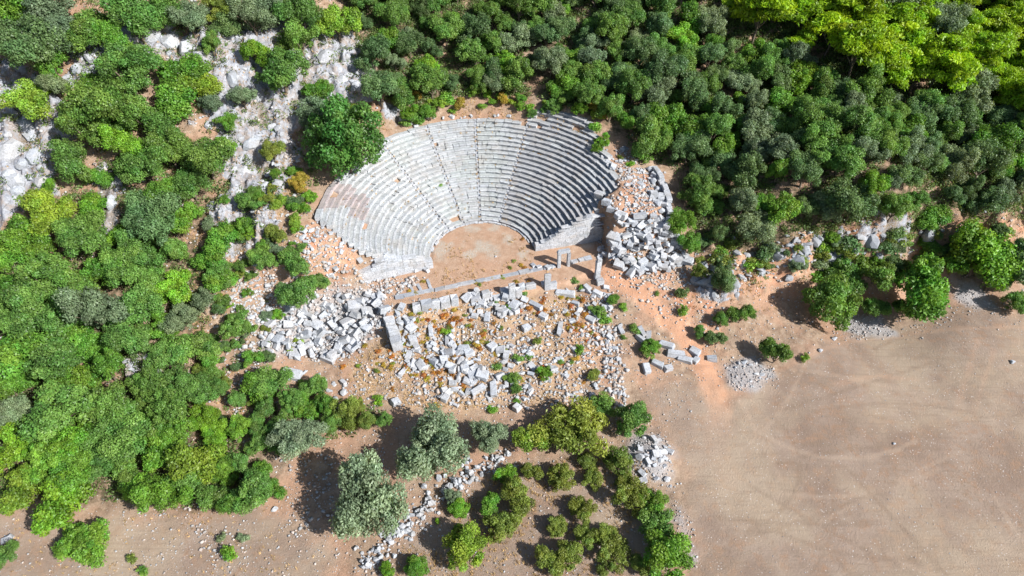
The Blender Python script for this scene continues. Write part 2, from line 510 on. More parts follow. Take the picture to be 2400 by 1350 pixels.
    rk = mixc(nt, mul(nt, crev, ramp(nt, fine, .3, .6)), rk, (0.20, 0.15, 0.095))
    grv = mixc(nt, ramp(nt, vfine, 0.40, 0.60), (0.24, 0.235, 0.24), (0.48, 0.465, 0.465))
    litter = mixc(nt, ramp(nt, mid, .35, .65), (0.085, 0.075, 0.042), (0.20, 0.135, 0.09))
    c = soil
    c = mixc(nt, mul(nt, ochre, ramp(nt, noise(nt, pos, 0.7, 4, 0.7), 0.38, 0.55)), c, och)
    c = mixc(nt, mul(nt, orange, ramp(nt, noise(nt, pos, 0.5, 4, 0.6), 0.35, 0.6)), c, org)
    c = mixc(nt, field, c, fld)
    c = mixc(nt, path, c, pth)
    c = mixc(nt, mul(nt, mul(nt, path, orange), .8), c, (0.52, 0.275, 0.165))
    c = mixc(nt, mul(nt, orch, ramp(nt, fine, .35, .6)), c, (0.44, 0.41, 0.35))
    c = mixc(nt, gravel, c, grv)
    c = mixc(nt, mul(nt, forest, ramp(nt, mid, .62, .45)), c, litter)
    c = mixc(nt, ramp(nt, rock, 0.3, 0.62), c, rk)
    # pale pebbles everywhere except on rock
    v = N(nt, 'ShaderNodeTexVoronoi', feature='F1'); v.inputs['Scale'].default_value = 2.6
    nt.links.new(pos, v.inputs['Vector'])
    peb = mul(nt, ramp(nt, v.outputs['Distance'], 0.20, 0.13), ramp(nt, noise(nt, pos, 0.6, 3), 0.46, 0.6))
    peb = mul(nt, peb, 0.7)
    c = mixc(nt, peb, c, (0.60, 0.55, 0.52))
    bh = mul(nt, mid, 0.5); bh2 = mul(nt, fine, 0.5)
    hh = N(nt, 'ShaderNodeMath', operation='ADD'); nt.links.new(fine, hh.inputs[0]); nt.links.new(vfine, hh.inputs[1])
    finish(nt, o, c, 0.95, hh.outputs[0], 0.8, 0.14, 0.1)
    return m


def mat_stone(name, attr=False, wear=None):
    m, nt, o = new_mat(name)
    g = N(nt, 'ShaderNodeNewGeometry')
    pos = g.outputs['Position']
    oi = N(nt, 'ShaderNodeObjectInfo')
    if attr:
        at_ = N(nt, 'ShaderNodeAttribute', attribute_name='tint'); base = at_.outputs['Color']
    else:
        base = oi.outputs['Color']
    if wear:
        base = mixc(nt, 1.0, base, wear, 'MULTIPLY')
    n1 = noise(nt, pos, 1.3, 5, 0.65)
    n2 = noise(nt, pos, 5.5, 5, 0.7)
    n3 = noise(nt, pos, 0.45, 4, 0.6)
    c = mixc(nt, ramp(nt, n1, 0.35, 0.7), base, (1.10, 1.10, 1.09), 'MULTIPLY')
    c = mixc(nt, mul(nt, ramp(nt, n2, 0.47, 0.60), 0.65), c, (0.19, 0.195, 0.195))
    c = mixc(nt, mul(nt, ramp(nt, n3, 0.50, 0.66), 0.4), c, (0.34, 0.30, 0.26))
    c = mixc(nt, mul(nt, ramp(nt, noise(nt, pos, .8, 5, .7), 0.53, 0.63), 0.5), c, (0.24, 0.245, 0.24))
    c = mixc(nt, mul(nt, ramp(nt, n1, 0.56, 0.7), 0.45), c, (0.56, 0.565, 0.57))
    finish(nt, o, c, 0.9, n2, 0.5, 0.05, 0.15)
    return m


def mat_leaf(name, trans=0.25, var=0.5, shift=(0.9, 0.75, 0.25)):
    m, nt, o = new_mat(name)
    oi = N(nt, 'ShaderNodeObjectInfo')
    a = N(nt, 'ShaderNodeAttribute', attribute_name='leaf')
    s = N(nt, 'ShaderNodeSeparateColor'); nt.links.new(a.outputs['Color'], s.inputs[0])
    hv = N(nt, 'ShaderNodeHueSaturation')
    nt.links.new(oi.outputs['Color'], hv.inputs['Color'])
    mr = N(nt, 'ShaderNodeMapRange'); mr.inputs[3].default_value = 1 - var; mr.inputs[4].default_value = 1 + var
    nt.links.new(s.outputs[0], mr.inputs[0]); nt.links.new(mr.outputs[0], hv.inputs['Value'])
    mh = N(nt, 'ShaderNodeMapRange'); mh.inputs[3].default_value = 0.472; mh.inputs[4].default_value = 0.512
    nt.links.new(s.outputs[1], mh.inputs[0]); nt.links.new(mh.outputs[0], hv.inputs['Hue'])
    d = N(nt, 'ShaderNodeBsdfPrincipled'); d.inputs['Roughness'].default_value = 0.48; d.inputs['Specular IOR Level'].default_value = 0.4
    t = N(nt, 'ShaderNodeBsdfTranslucent')
    nt.links.new(hv.outputs[0], d.inputs['Base Color'])
    tc = mixc(nt, 1.0, hv.outputs[0], (1.25, 1.15, 0.5), 'MULTIPLY')
    nt.links.new(tc, t.inputs[0])
    mx = N(nt, 'ShaderNodeMixShader'); mx.inputs[0].default_value = trans
    nt.links.new(d.outputs[0], mx.inputs[1]); nt.links.new(t.outputs[0], mx.inputs[2])
    nt.links.new(mx.outputs[0], o.inputs[0])
    return m


def mat_plain(name, ca, cb, scale=3.0, rough=0.9):
    m, nt, o = new_mat(name)
    g = N(nt, 'ShaderNodeNewGeometry')
    n1 = noise(nt, g.outputs['Position'], scale, 5, 0.65)
    c = mixc(nt, ramp(nt, n1, 0.3, 0.7), ca, cb)
    finish(nt, o, c, rough, n1, 0.3, 0.03)
    return m


M_GROUND = mat_ground()
M_STONE = mat_stone('limestone')
M_STONE_A = mat_stone('limestone_seating', True)
M_TREAD = mat_stone('limestone_tread', False, (.80, .82, .80))
M_TREAD_A = mat_stone('limestone_tread_upper', True, (.80, .82, .80))
M_LEAF = mat_leaf('leaves', .38, .58)
M_BARK = mat_plain('bark', (0.10, 0.075, 0.055), (0.20, 0.16, 0.12), 6)
M_TWIG = mat_plain('dry_twig', (0.22, 0.17, 0.15), (0.34, 0.28, 0.25), 6)
M_GRASS = mat_leaf('dry_grass_blades', 0.15, 0.35)


# ------------------------------------------------------------------ object helpers
def mesh_np(name, V, Fc, mat=None, smoothf=False):
    me = bpy.data.meshes.new(name)
    V = np.asarray(V, np.float32)
    if isinstance(Fc, np.ndarray):
        nf, k = Fc.shape
        me.vertices.add(len(V)); me.vertices.foreach_set('co', V.ravel())
        me.loops.add(nf * k); me.loops.foreach_set('vertex_index', Fc.astype(np.int32).ravel())
        me.polygons.add(nf); me.polygons.foreach_set('loop_start', np.arange(0, nf * k, k, dtype=np.int32))
        me.update(calc_edges=True)
    else:
        me.from_pydata(V.tolist(), [], Fc)
        me.update()
    if mat:
        me.materials.append(mat)
    if smoothf:
        me.polygons.foreach_set('use_smooth', [True] * len(me.polygons))
    return me


def link(name, me, parent=None, loc=(0, 0, 0), rot=(0, 0, 0), scl=(1, 1, 1), color=None):
    o = bpy.data.objects.new(name, me)
    COL.objects.link(o)
    o.location = loc; o.rotation_euler = rot; o.scale = scl
    if parent is not None:
        o.parent = parent
    if color is not None:
        o.color = (*color, 1)
    return o


def tag(o, label, cat, group=None):
    o['label'] = label; o['category'] = cat
    if group:
        o['group'] = group
    return o


def attr_color(me, name, col, domain='POINT'):
    a = me.color_attributes.new(name, 'FLOAT_COLOR', domain)
    c = np.ones((len(col), 4), np.float32); c[:, :3] = col
    a.data.foreach_set('color', c.ravel())


# ------------------------------------------------------------------ ground sheet
idx = np.arange(NX * NY).reshape(NY, NX)
quads = np.stack([idx[:-1, :-1].ravel(), idx[:-1, 1:].ravel(), idx[1:, 1:].ravel(), idx[1:, :-1].ravel()], 1)
gm = mesh_np('terrain', np.c_[vx, vy, TZ.ravel()], quads, M_GROUND, True)
pn = (fbm(vx * 0.6, vy * 0.6, 77) - 0.5) * 1.2
m_path = (1 - smooth(0.9, 2.1, dist_line(PATH, vx, vy) + pn)) * 1.0
m_path = np.maximum(m_path, (1 - smooth(0.3, 1.6, dist_line(PATH2, vx, vy) + pn)) * 0.5)
m_trk = np.zeros(len(vx)); m_trd = np.zeros(len(vx))
rgz = random.Random(3)
for q in range(26):
    a0, b0 = rgz.uniform(1650, 2350), rgz.uniform(800, 1330); an_ = rgz.choice([-1.2, -1.1, .15, .5, -.6]) + rgz.gauss(0, .18); cv = rgz.gauss(0, .0022); pl = []
    for t_ in range(9):
        pl.append(march(a0, b0)[:2]); a0 += math.cos(an_) * 48; b0 -= math.sin(an_) * 40; an_ += cv * 48
        if not (1600 < a0 < 2440 and 760 < b0 < 1380): break
    if len(pl) < 3: continue
    pl = np.array(pl); w_ = rgz.uniform(.18, .5) * (1 - smooth(.1, rgz.uniform(.3, .6), dist_line(pl, vx, vy) + pn * .25)) * m_field
    if rgz.random() < .5:
        m_trk = np.maximum(m_trk, w_)
    else:
        m_trd = np.maximum(m_trd, w_)
for t_ in TRACKS:
    m_path = np.maximum(m_path, (1 - smooth(0.05, 0.6, dist_line(t_, vx, vy) + pn * 0.5)) * 0.22)
m_path = m_path * (1 - .92 * smooth(-19, -31, vy + pn * 3))
m_or = np.maximum(m_or, m_path * smooth(-29, -19, vy) * .95)
m_path = np.maximum(m_path, flat * 0.6)
m_orch = flat * smooth(.46, .68, fbm(vx * .5 + 3, vy * .5 + 1, 95, 6)) * smooth(2, 4, vy + 4)
attr_color(gm, 'zone_a', np.c_[m_rock, m_or, np.maximum(m_field, np.where(vy < Y0, 1, 0))])
attr_color(gm, 'zone_b', np.c_[m_och, m_path, m_grav])
attr_color(gm, 'zone_d', np.c_[m_trk, m_trd, m_trd])
attr_color(gm, 'zone_c', np.c_[crev, m_for, m_orch])
go = link('terrain', gm)
go['kind'] = 'structure'

# ------------------------------------------------------------------ stone shapes
def rough_block(seed):
    """unit squared block with worn, uneven edges"""
    rg = random.Random(seed)
    bm = bmesh.new()
    bmesh.ops.create_cube(bm, size=1.0)
    for v in bm.verts:
        v.co += Vector((rg.uniform(-.09, .09), rg.uniform(-.09, .09), rg.uniform(-.10, .10)))
    bm.verts.ensure_lookup_table()
    if seed % 3 == 0:      # a broken corner
        v = bm.verts[rg.randrange(8)]
        v.co *= rg.uniform(0.72, 0.86)
    bmesh.ops.bevel(bm, geom=list(bm.edges), offset=rg.uniform(0.025, 0.055), segments=1, affect='EDGES')
    for v in bm.verts:
        v.co += Vector((rg.uniform(-.022, .022), rg.uniform(-.022, .022), rg.uniform(-.022, .022)))
    me = bpy.data.meshes.new('block'); bm.to_mesh(me); bm.free(); me.materials.append(M_STONE)
    return me


def rough_rock(seed, n=18):
    """unit angular rock: hull of scattered points"""
    rg = random.Random(seed)
    bm = bmesh.new()
    for i in range(n):
        v = Vector((rg.gauss(0, 1), rg.gauss(0, 1), rg.gauss(0, 1))).normalized()
        v *= rg.uniform(0.42, 0.56)
        v.z *= 0.8
        bm.verts.new(v)
    r = bmesh.ops.convex_hull(bm, input=list(bm.verts))
    bmesh.ops.delete(bm, geom=[g for g in r['geom_interior'] if isinstance(g, bmesh.types.BMVert)], context='VERTS')
    bmesh.ops.recalc_face_normals(bm, faces=list(bm.faces))
    me = bpy.data.meshes.new('rock'); bm.to_mesh(me); bm.free(); me.materials.append(M_STONE)
    return me


BLOCKS = [rough_block(i) for i in range(12)]
ROCKS = [rough_rock(i + 100) for i in range(14)]
DRUMS = []
for i in range(2):
    bm = bmesh.new()
    bmesh.ops.create_cone(bm, cap_ends=True, segments=14, radius1=0.5, radius2=0.47, depth=1.0)
    bmesh.ops.bevel(bm, geom=[e for e in bm.edges if abs(e.verts[0].co.z - e.verts[1].co.z) < .1], offset=0.04, segments=1, affect='EDGES')
    me = bpy.data.meshes.new('drum'); bm.to_mesh(me); bm.free(); me.materials.append(M_STONE); DRUMS.append(me)


def stone_tint(rg=random, v=0.56):
    b = v * .77 * rg.uniform(0.86, 1.12)
    w = rg.uniform(-0.012, 0.012)
    return (b + w - .006, b + 0.004, b + 0.032 - w)


# ------------------------------------------------------------------ seating
theatre = bpy.data.objects.new('theatre', None)
COL.objects.link(theatre)
theatre.location = (0, 0, 0)
tag(theatre, 'ancient stone theatre with curved rows of pale grey limestone seats', 'theatre')
STAIRS = [114, 94, 72.5, 134]
SW = 0.19  # half width of a stair


def seat_profile(k, dr, dz):
    r0 = R0 + k * RD + dr; zt = (k + 1) * RH + dz
    r1 = r0 + RD + 0.26
    return [(r0 + 0.14, zt - 0.80), (r0 + 0.12, zt - 0.15), (r0 + 0.0, zt - 0.12), (r0 - 0.005, zt - 0.015), (r0 + 0.02, zt), (r0 + 0.27, zt - .005), (r0 + .31, zt - .055), (r1, zt - 0.06), (r1, zt - 0.80)]


def prism(prof, a0, a1, tw=(0, 0)):
    V = []
    for j, a in enumerate((a0, a1)):
        c, s = math.cos(a), math.sin(a)
        for (r_, z_) in prof:
            rr_ = r_ + tw[0] * (j - .5); V.append((rr_ * c, rr_ * s, z_ + tw[1] * (j - .5)))
    n = len(prof)
    Fc = [tuple(range(n - 1, -1, -1))[::-1], tuple(range(n, 2 * n))[::-1]]
    for i in range(n):
        q = (i + 1) % n
        Fc.append((i, i + n, q + n, q))
    return V, Fc


seat_list = []      # (distance, V, F, tint)
step_V = {}
rg = random.Random(5)
for k in range(NROW):
    aR, aL = seat_limits(k)
    rad = R0 + (k + .5) * RD
    cuts = []
    hw = math.degrees(SW / rad)
    for s in STAIRS:
        if aR + 1 < s < aL - 1:
            cuts.append(s)
    cuts.sort()
    edges = [aR] + sum([[c - hw, c + hw] for c in cuts], []) + [aL]
    row_dz = rg.uniform(-.015, .015)
    for i in range(0, len(edges), 2):
        a, b = edges[i], edges[i + 1]
        pos_ = a
        while pos_ < b - 0.3:
            ln = math.degrees(rg.uniform(0.85, 2.0) / rad)
            e = min(b, pos_ + ln)
            if b - e < math.degrees(0.5 / rad):
                e = b
            mid = (pos_ + e) / 2
            gap = math.degrees(rg.choice([.008, .012, .02, .03, .05]) / rad)
            dr, dz, tw = rg.gauss(0, .03), row_dz + rg.gauss(0, .022), (rg.gauss(0, .05), rg.gauss(0, .03))
            dr += .16 * (vnoise(np.array([mid * .13]), np.array([k * .45]), 15)[0] - .5); dz += .10 * (vnoise(np.array([mid * .11]), np.array([k * .4]), 16)[0] - .5)
            near_end = (k > 19 and (mid < aR + 12 or k > 21)) or (mid > aL - 6 and k > 10) or (mid < aR + 5 and k > 13)
            q = rg.random()
            miss = q < (0.06 if near_end else 0.012)
            if q > 0.93 or (near_end and q > 0.75):
                dr += rg.uniform(-.14, .1); dz += rg.uniform(-.1, .06); tw = (rg.uniform(-.2, .2), rg.uniform(-.1, .1))
            if not miss:
                V, Fc = prism(seat_profile(k, dr, dz), R(pos_ + gap), R(e - gap), tw)
                t = np.array(stone_tint(rg, 0.60)) ** .6 * .62 ** .4 * .92
                lich = vnoise(np.array([mid * 0.09]), np.array([k * 0.32]), 5)[0]
                if 150 < mid < 178 and 12 < k < 21 and lich > 0.42:
                    t = t * np.array([0.88, 0.72, 0.69])
                elif 165 > mid > 80 and lich > .6:
                    t = t * np.array([0.97, 0.99, 0.96])
                elif mid < 70:
                    t = t * (np.array([0.78, 0.76, 0.77]) if lich > .3 else .88)
                c = np.mean(V, 0)
                seat_list.append((float(np.linalg.norm(c - CAM)), V, Fc, t))
            pos_ = e
    for s in cuts:      # two small steps to a row
        for h_ in (0, 1):
            r0 = R0 + k * RD + (0.04 if h_ == 0 else RD * 0.5) + rg.uniform(-.02, .02)
            zt = k * RH + RH * (0.5 + 0.5 * h_) - 0.01 + rg.uniform(-.015, .01)
            if rg.random() < 0.12:
                zt -= 0.12
            prof = [(r0 + .01, zt - .5), (r0, zt), (r0 + RD * 0.62, zt), (r0 + RD * 0.62, zt - .5)]
            V, Fc = prism(prof, R(s - hw * 0.93), R(s + hw * 0.93))
            step_V.setdefault(s, []).append((V, Fc, stone_tint(rg, 0.54)))


def join_np(items, name, mat):
    Vs, Fs, T = [], [], []
    n = 0
    for V, Fc, t in items:
        Vs += [tuple(v) for v in V]; Fs += [tuple(i + n for i in f) for f in Fc]; T += [t] * len(V); n += len(V)
    me = mesh_np(name, Vs, Fs, mat)
    attr_color(me, 'tint', np.array(T))
    return me


seat_list.sort(key=lambda s: s[0])
for d_, V, Fc, t in seat_list[:300]:
    V = np.array(V); c = V.mean(0)
    me = mesh_np('seat_block', V - c, Fc, M_STONE); me.materials.append(M_TREAD); me.polygons[7].material_index = 1; me.polygons[8].material_index = 1
    link('seat_block', me, theatre, c, color=t)
me = join_np([(V, Fc, t) for _, V, Fc, t in seat_list[300:]], 'upper_seat_blocks', M_STONE_A)
me.materials.append(M_TREAD_A)
me.polygons.foreach_set('material_index', np.tile([0] * 7 + [1, 1] + [0, 0], len(seat_list) - 300).astype(np.int32))
o = link('upper_seat_blocks', me, theatre)
o['kind'] = 'stuff'
for s in STAIRS:
    if s in step_V:
        link('stairway', join_np(step_V[s], 'stairway', M_STONE_A), theatre)

# edge stones of the orchestra
orch = bpy.data.objects.new('orchestra_kerb', None); COL.objects.link(orch); orch.location = (0, R0, 0)
tag(orch, 'low broken kerb of small stones curving round the orchestra floor', 'kerb')
a = 16.0
while a < 190:
    ln = math.degrees(rg.uniform(.5, 1.1) / R0)
    if rg.random() < .8:
        rr_ = R0 - rg.uniform(.12, .3)
        sx, sy, sz = R0 * R(ln) * .92, rg.uniform(.25, .45), rg.uniform(.16, .3)
        am = R(a + ln / 2)
        link('kerb_stone', rg.choice(BLOCKS), orch, (rr_ * math.cos(am), rr_ * math.sin(am) - R0, sz * .25), (0, 0, am + R(90) + rg.uniform(-.1, .1)), (sx, sy, sz), stone_tint(rg, .54))
    a += ln

# ------------------------------------------------------------------ coursed walls
def wall(name, label, p0, p1, thick, top, base, course=0.55, blen=1.15, seed=0, side=1, tint=.58, group=None, cat='wall', batter=0.0):
    """coursed ashlar wall: every stone its own piece. top(s), base(s) -> height; thickness to the left (side=1) or right of p0->p1"""
    rg = random.Random(seed)
    p0 = np.array(p0[:2], float); p1 = np.array(p1[:2], float)
    L = float(np.linalg.norm(p1 - p0)); u = (p1 - p0) / L; n = np.array([-u[1], u[0]]) * side
    root = bpy.data.objects.new(name, None); COL.objects.link(root)
    zb = min(base(0), base(L)); root.location = (p0[0], p0[1], zb)
    tag(root, label, cat, group)
    zmax = max(top(s) for s in np.linspace(0, L, 40))
    z = zb; ci = 0
    while z < zmax:
        ch = course * rg.uniform(.85, 1.15)
        s = -rg.uniform(0, blen * .6) if ci % 2 else 0.0
        while s < L - 0.05:
            ln = blen * rg.uniform(.6, 1.5)
            s0, s1 = max(0, s), min(L, s + ln)
            s += ln
            if s1 - s0 < .15:
                continue
            t0, t1 = min(z + ch, top(s0 + .01)), min(z + ch, top(s1 - .01))
            if max(t0, t1) - z < .12:
                continue
            t0, t1 = max(t0, z + .05), max(t1, z + .05)
            g = rg.uniform(.006, .016); out = rg.uniform(-.03, .03) + batter * (z - zb)
            V = []
            for (ss, tt) in ((s0 + g, t0 - g), (s1 - g, t1 - g)):
                for dpt in (out, thick * rg.uniform(.92, 1.04)):
                    q = p0 + u * ss + n * dpt
                    V += [(q[0], q[1], z + g * .5), (q[0], q[1], tt)]
            V = np.array(V); c = V.mean(0)
            Fc = [(0, 1, 5, 4), (2, 6, 7, 3), (1, 3, 7, 5), (0, 2, 3, 1), (4, 5, 7, 6), (0, 4, 6, 2)]
            if side > 0:
                Fc = [f[::-1] for f in Fc]
            bm = bmesh.new()
            vs = [bm.verts.new(v - c) for v in V]
            for f in Fc:
                bm.faces.new([vs[i] for i in f])
            bmesh.ops.recalc_face_normals(bm, faces=list(bm.faces))
            bmesh.ops.bevel(bm, geom=list(bm.edges), offset=.018, segments=1, affect='EDGES')
            me = bpy.data.meshes.new('wall_stone'); bm.to_mesh(me); bm.free(); me.materials.append(M_STONE)
            link('wall_stone', me, root, (c[0] - p0[0], c[1] - p0[1], c[2] - zb), color=stone_tint(rg, tint))
        z += ch; ci += 1
    return root


uR = (RW1 - RW0) / np.linalg.norm(RW1 - RW0)


def topR(s):
    q = RW0 + uR * s
    z = cone_z(np.hypot(*q)) + 0.45
    if s < .75:
        return max(z, 1.3)
    if s > 7.9:
        return 5.1 - max(0, s - 9.6) * 3.0
    return z


wr = wall('retaining_wall', 'sloping ashlar retaining wall closing the right end of the seats', RW0, RW1, .8, topR, lambda s: -0.15, .52, 1.25, 3, 1)
# sloping cap along the top of that wall
rgc = random.Random(9)
s = 0.8
while s < 7.7:
    ln = rgc.uniform(.7, 1.2); s1 = min(7.8, s + ln)
    q0, q1 = RW0 + uR * s, RW0 + uR * s1
    nR = np.array([-uR[1], uR[0]])
    V = []
    for q, ss in ((q0, s), (q1, s1 - .02)):
        zt = cone_z(np.hypot(*q)) + 0.47
        for off in (-.05, .42):
            w_ = q + nR * (off + .12)
            V += [(w_[0], w_[1], zt + .01), (w_[0], w_[1], zt + .17)]
    V = np.array(V); c = V.mean(0)
    me = mesh_np('coping', V - c, [(0, 4, 5, 1), (2, 3, 7, 6), (1, 5, 7, 3), (0, 1, 3, 2), (4, 6, 7, 5), (0, 2, 6, 4)], M_STONE)
    link('coping_stone', me, wr, (c[0] - RW0[0], c[1] - RW0[1], c[2] + .15), color=stone_tint(rgc, .4))
    s = s1
uL = (LW1 - LW0) / np.linalg.norm(LW1 - LW0)


def topL(s):
    q = LW0 + uL * s
    z = cone_z(np.hypot(*q)) + 0.5
    if s < .7:
        return max(z, .9)
    if s > 7.4:
        return 2.8 - (s - 7.4) * .25
    return min(z, 3.6)


wall('retaining_wall', 'low pale ashlar retaining wall closing the left end of the seats', LW0, LW1, 1.15, topL, lambda s: -0.2, .75, 1.6, 4, -1, .60)

# curved wall round the right-hand platform
oc = [at(a, b, z)[:2] for a, b, z in ((1526, 380, 7.9), (1546, 407, 7.8), (1562, 446, 7.6), (1572, 488, 7.2), (1566, 520, 6.2), (1560, 540, 5.2))]
ot = [8.1, 8.0, 7.8, 7.4, 6.4, 5.2]
owall = bpy.data.objects.new('retaining_wall', None); COL.objects.link(owall)
owall.location = (oc[0][0], oc[0][1], 3)
tag(owall, 'curved outer wall of pale blocks bounding the dirt platform right of the seats', 'wall')
rgo = random.Random(21)
for i in range(len(oc) - 1):
    p, q = oc[i], oc[i + 1]
    L = np.linalg.norm(q - p); nb = max(1, int(L / 1.1)); ang = math.atan2(*(q - p)[::-1])
    for cz in range(6):
        for b in range(nb):
            f = (b + .5 + (.25 if cz % 2 else -.1)) / nb
            c = p + (q - p) * f
            zt = ot[i] + (ot[i + 1] - ot[i]) * f - cz * .6
            if cz == 0 and rgo.random() < .4:
                continue
            link('wall_stone', rgo.choice(BLOCKS), owall, (c[0] - oc[0][0] + rgo.uniform(-.06, .06), c[1] - oc[0][1], zt - .3 - 3), (rgo.uniform(-.04, .04), 0, ang + rgo.uniform(-.05, .05)),
                 (L / nb * 1.0, rgo.uniform(.55, .95), .6 * rgo.uniform(.8, 1.1)), stone_tint(rgo, .55))

# ------------------------------------------------------------------ stage building remains
def slab_line(name, label, a, b, z, width, height, seg, seed, tint=.55, skip=0.0, cat='foundation', jit=.05, pname='slab', tilt=.02, zj=.03):
    rg = random.Random(seed)
    a = np.array(a[:2]); b = np.array(b[:2]); L = np.linalg.norm(b - a); u = (b - a) / L; ang = math.atan2(u[1], u[0])
    root = bpy.data.objects.new(name, None); COL.objects.link(root); root.location = (a[0], a[1], z - height)
    tag(root, label, cat)
    s = 0
    while s < L - .2:
        ln = min(seg * rg.uniform(.6, 1.4), L - s)
        if rg.random() >= skip:
            c = a + u * (s + ln / 2)
            hz = height * (1 if zj < .1 else rg.uniform(.6, 1.15))
            link(pname, rg.choice(BLOCKS), root, (c[0] - a[0] + rg.uniform(-jit, jit), c[1] - a[1] + rg.uniform(-jit, jit), hz / 2 + rg.uniform(-zj, zj)),
                 (rg.uniform(-tilt, tilt), rg.uniform(-tilt, tilt), ang + rg.uniform(-.03, .03)), (ln * .98, width * rg.uniform(.9, 1.08), hz), stone_tint(rg, tint))
        s += ln
    return root


slab_line('stage_foundation', 'long narrow line of flat foundation slabs across the front of the orchestra', at(925, 699), at(1300, 624), .22, .72, .5, 2.1, 31, .42)
slab_line('stage_foundation', 'short leftmost foundation strip beside the left seat wall', at(962, 672), at(972, 692), .18, .4, .4, 1.2, 32, .45)
slab_line('stage_foundation', 'short middle foundation strip beside the left seat wall', at(979, 667), at(989, 687), .18, .4, .4, 1.2, 33, .45)
slab_line('stage_foundation', 'short rightmost foundation strip beside the left seat wall', at(1000, 656), at(1010, 678), .18, .45, .4, 1.2, 34, .45)
slab_line('stage_wall', 'row of upright grey blocks along the front of the stage, left part', at(966, 713, .9), at(1072, 693, .9), .9, .95, 2.6, 1.2, 35, .56, 0, 'wall', .06, 'wall_stone', .03, .06)
slab_line('stage_wall', 'broken row of tumbled blocks along the stage front below the pillars', at(1128, 689, .4), at(1305, 655, .4), .5, .85, 1.7, 1.2, 36, .52, .06, 'wall', .12, 'wall_stone', .08, .2)
slab_line('stage_wall', 'massive left side wall of the stage building with a dark drop beside it', at(901, 706, .3), at(931, 806, -.6), .0, 1.5, 2.6, 1.8, 37, .56, 0, 'wall', .1, 'wall_stone', .05, .12)
slab_line('stage_wall', 'low line of blocks between the doorway and the tall right pillar', at(1338, 614, .2), at(1388, 602, .2), .35, .7, .7, 1.1, 38, .48, 0, 'wall', .06, 'wall_stone', .03, .08)
slab_line('stage_wall', 'low rubble wall on the platform below the outer curved wall', at(1490, 512, 5.6), at(1555, 518, 5.5), 5.7, .8, .9, 1.3, 39, .55, 0, 'wall', .1, 'wall_stone', .06, .08)
slab_line('terrace_wall', 'pale terrace wall face under the green shrub left of the stage', at(692, 712, 0.1), at(772, 680, 0.3), .5, .9, 2.0, 1.6, 40, .6, 0, 'wall', .05, 'wall_stone', .03, .08)


def upright(name, label, px, py, z0, boxes, rz, cat):
    """standing stones: boxes = (part name, dx, dy, z, sx, sy, sz)"""
    p = at(px, py, z0)
    root = bpy.data.objects.new(name, None); COL.objects.link(root); root.location = (p[0], p[1], gz(p[0], p[1]) - .2); root.rotation_euler = (0, 0, rz)
    tag(root, label, cat)
    for i, (pn_, dx, dy, z, sx, sy, sz) in enumerate(boxes):
        link(pn_, BLOCKS[(i * 5 + len(label)) % 12], root, (dx, dy, z + sz / 2), (0, random.uniform(-.02, .02), random.uniform(-.03, .03)), (sx, sy, sz), stone_tint(random, .6))


AZ = R(12)
upright('stone_doorway', 'standing stone doorway of two jambs and a lintel beside the right parodos', 1320, 624, 0,
        [('jamb', -.72, 0, 0, .42, .6, 2.9), ('jamb', .72, 0, 0, .42, .6, 2.9), ('lintel', 0, 0, 2.92, 2.0, .65, .5)], AZ, 'doorway')
upright('stone_pillar', 'tall standing stone pillar right of the doorway, next to the block heap', 1400, 645, 0,
        [('shaft', 0, 0, 0, .8, .75, 1.9), ('shaft', -.03, .04, 1.91, .72, .7, 1.6), ('capital', -.14, .02, 3.52, .34, .72, .8), ('capital', .25, .05, 3.52, .28, .6, .45), ('footing', .15, -1.1, -.2, 1.0, .9, 1.1)], AZ, 'pillar')
upright('stone_pillar', 'standing stone pillar with a stepped foot, left of the doorway', 1282, 672, 0,
        [('shaft', 0, 0, 0, .85, .6, 3.1), ('footing', .95, .03, 0, 1.0, .6, 1.25)], AZ, 'pillar')
upright('stone_pillar', 'leftmost standing stone pillar in the stage front', 1200, 692, 0,
        [('shaft', 0, 0, 0, .82, .6, 2.9), ('footing', .92, .05, 0, .9, .6, 1.9)], AZ, 'pillar')

# ------------------------------------------------------------------ fallen blocks
BLOCK_N = [0]
PENDING = []
occupied = []


def put_block(px, py, l, w, h, ang, label, group, rock=False, lift=0.0, name='fallen_block', cat='stone block', tilt=.18, rg=random, tint=.56, sink=.22, world=None, drum=False):
    p = world if world is not None else on_ground(px, py)
    z = gz(p[0], p[1]) - h * sink + lift
    me = rg.choice(ROCKS) if rock else (rg.choice(DRUMS) if drum else rg.choice(BLOCKS))
    rot = (rg.uniform(-tilt, tilt), rg.uniform(-tilt, tilt), R(ang))
    PENDING.append((l * w, name, me, (p[0], p[1], z + h / 2), rot, (l, w, h), stone_tint(rg, tint), label, cat, group))
    occupied.append((p[0], p[1], max(l, w) / 2))
    BLOCK_N[0] += 1


def inpoly(P, x, y):
    return sdf_poly(P, np.array([x]), np.array([y]))[0] < 0


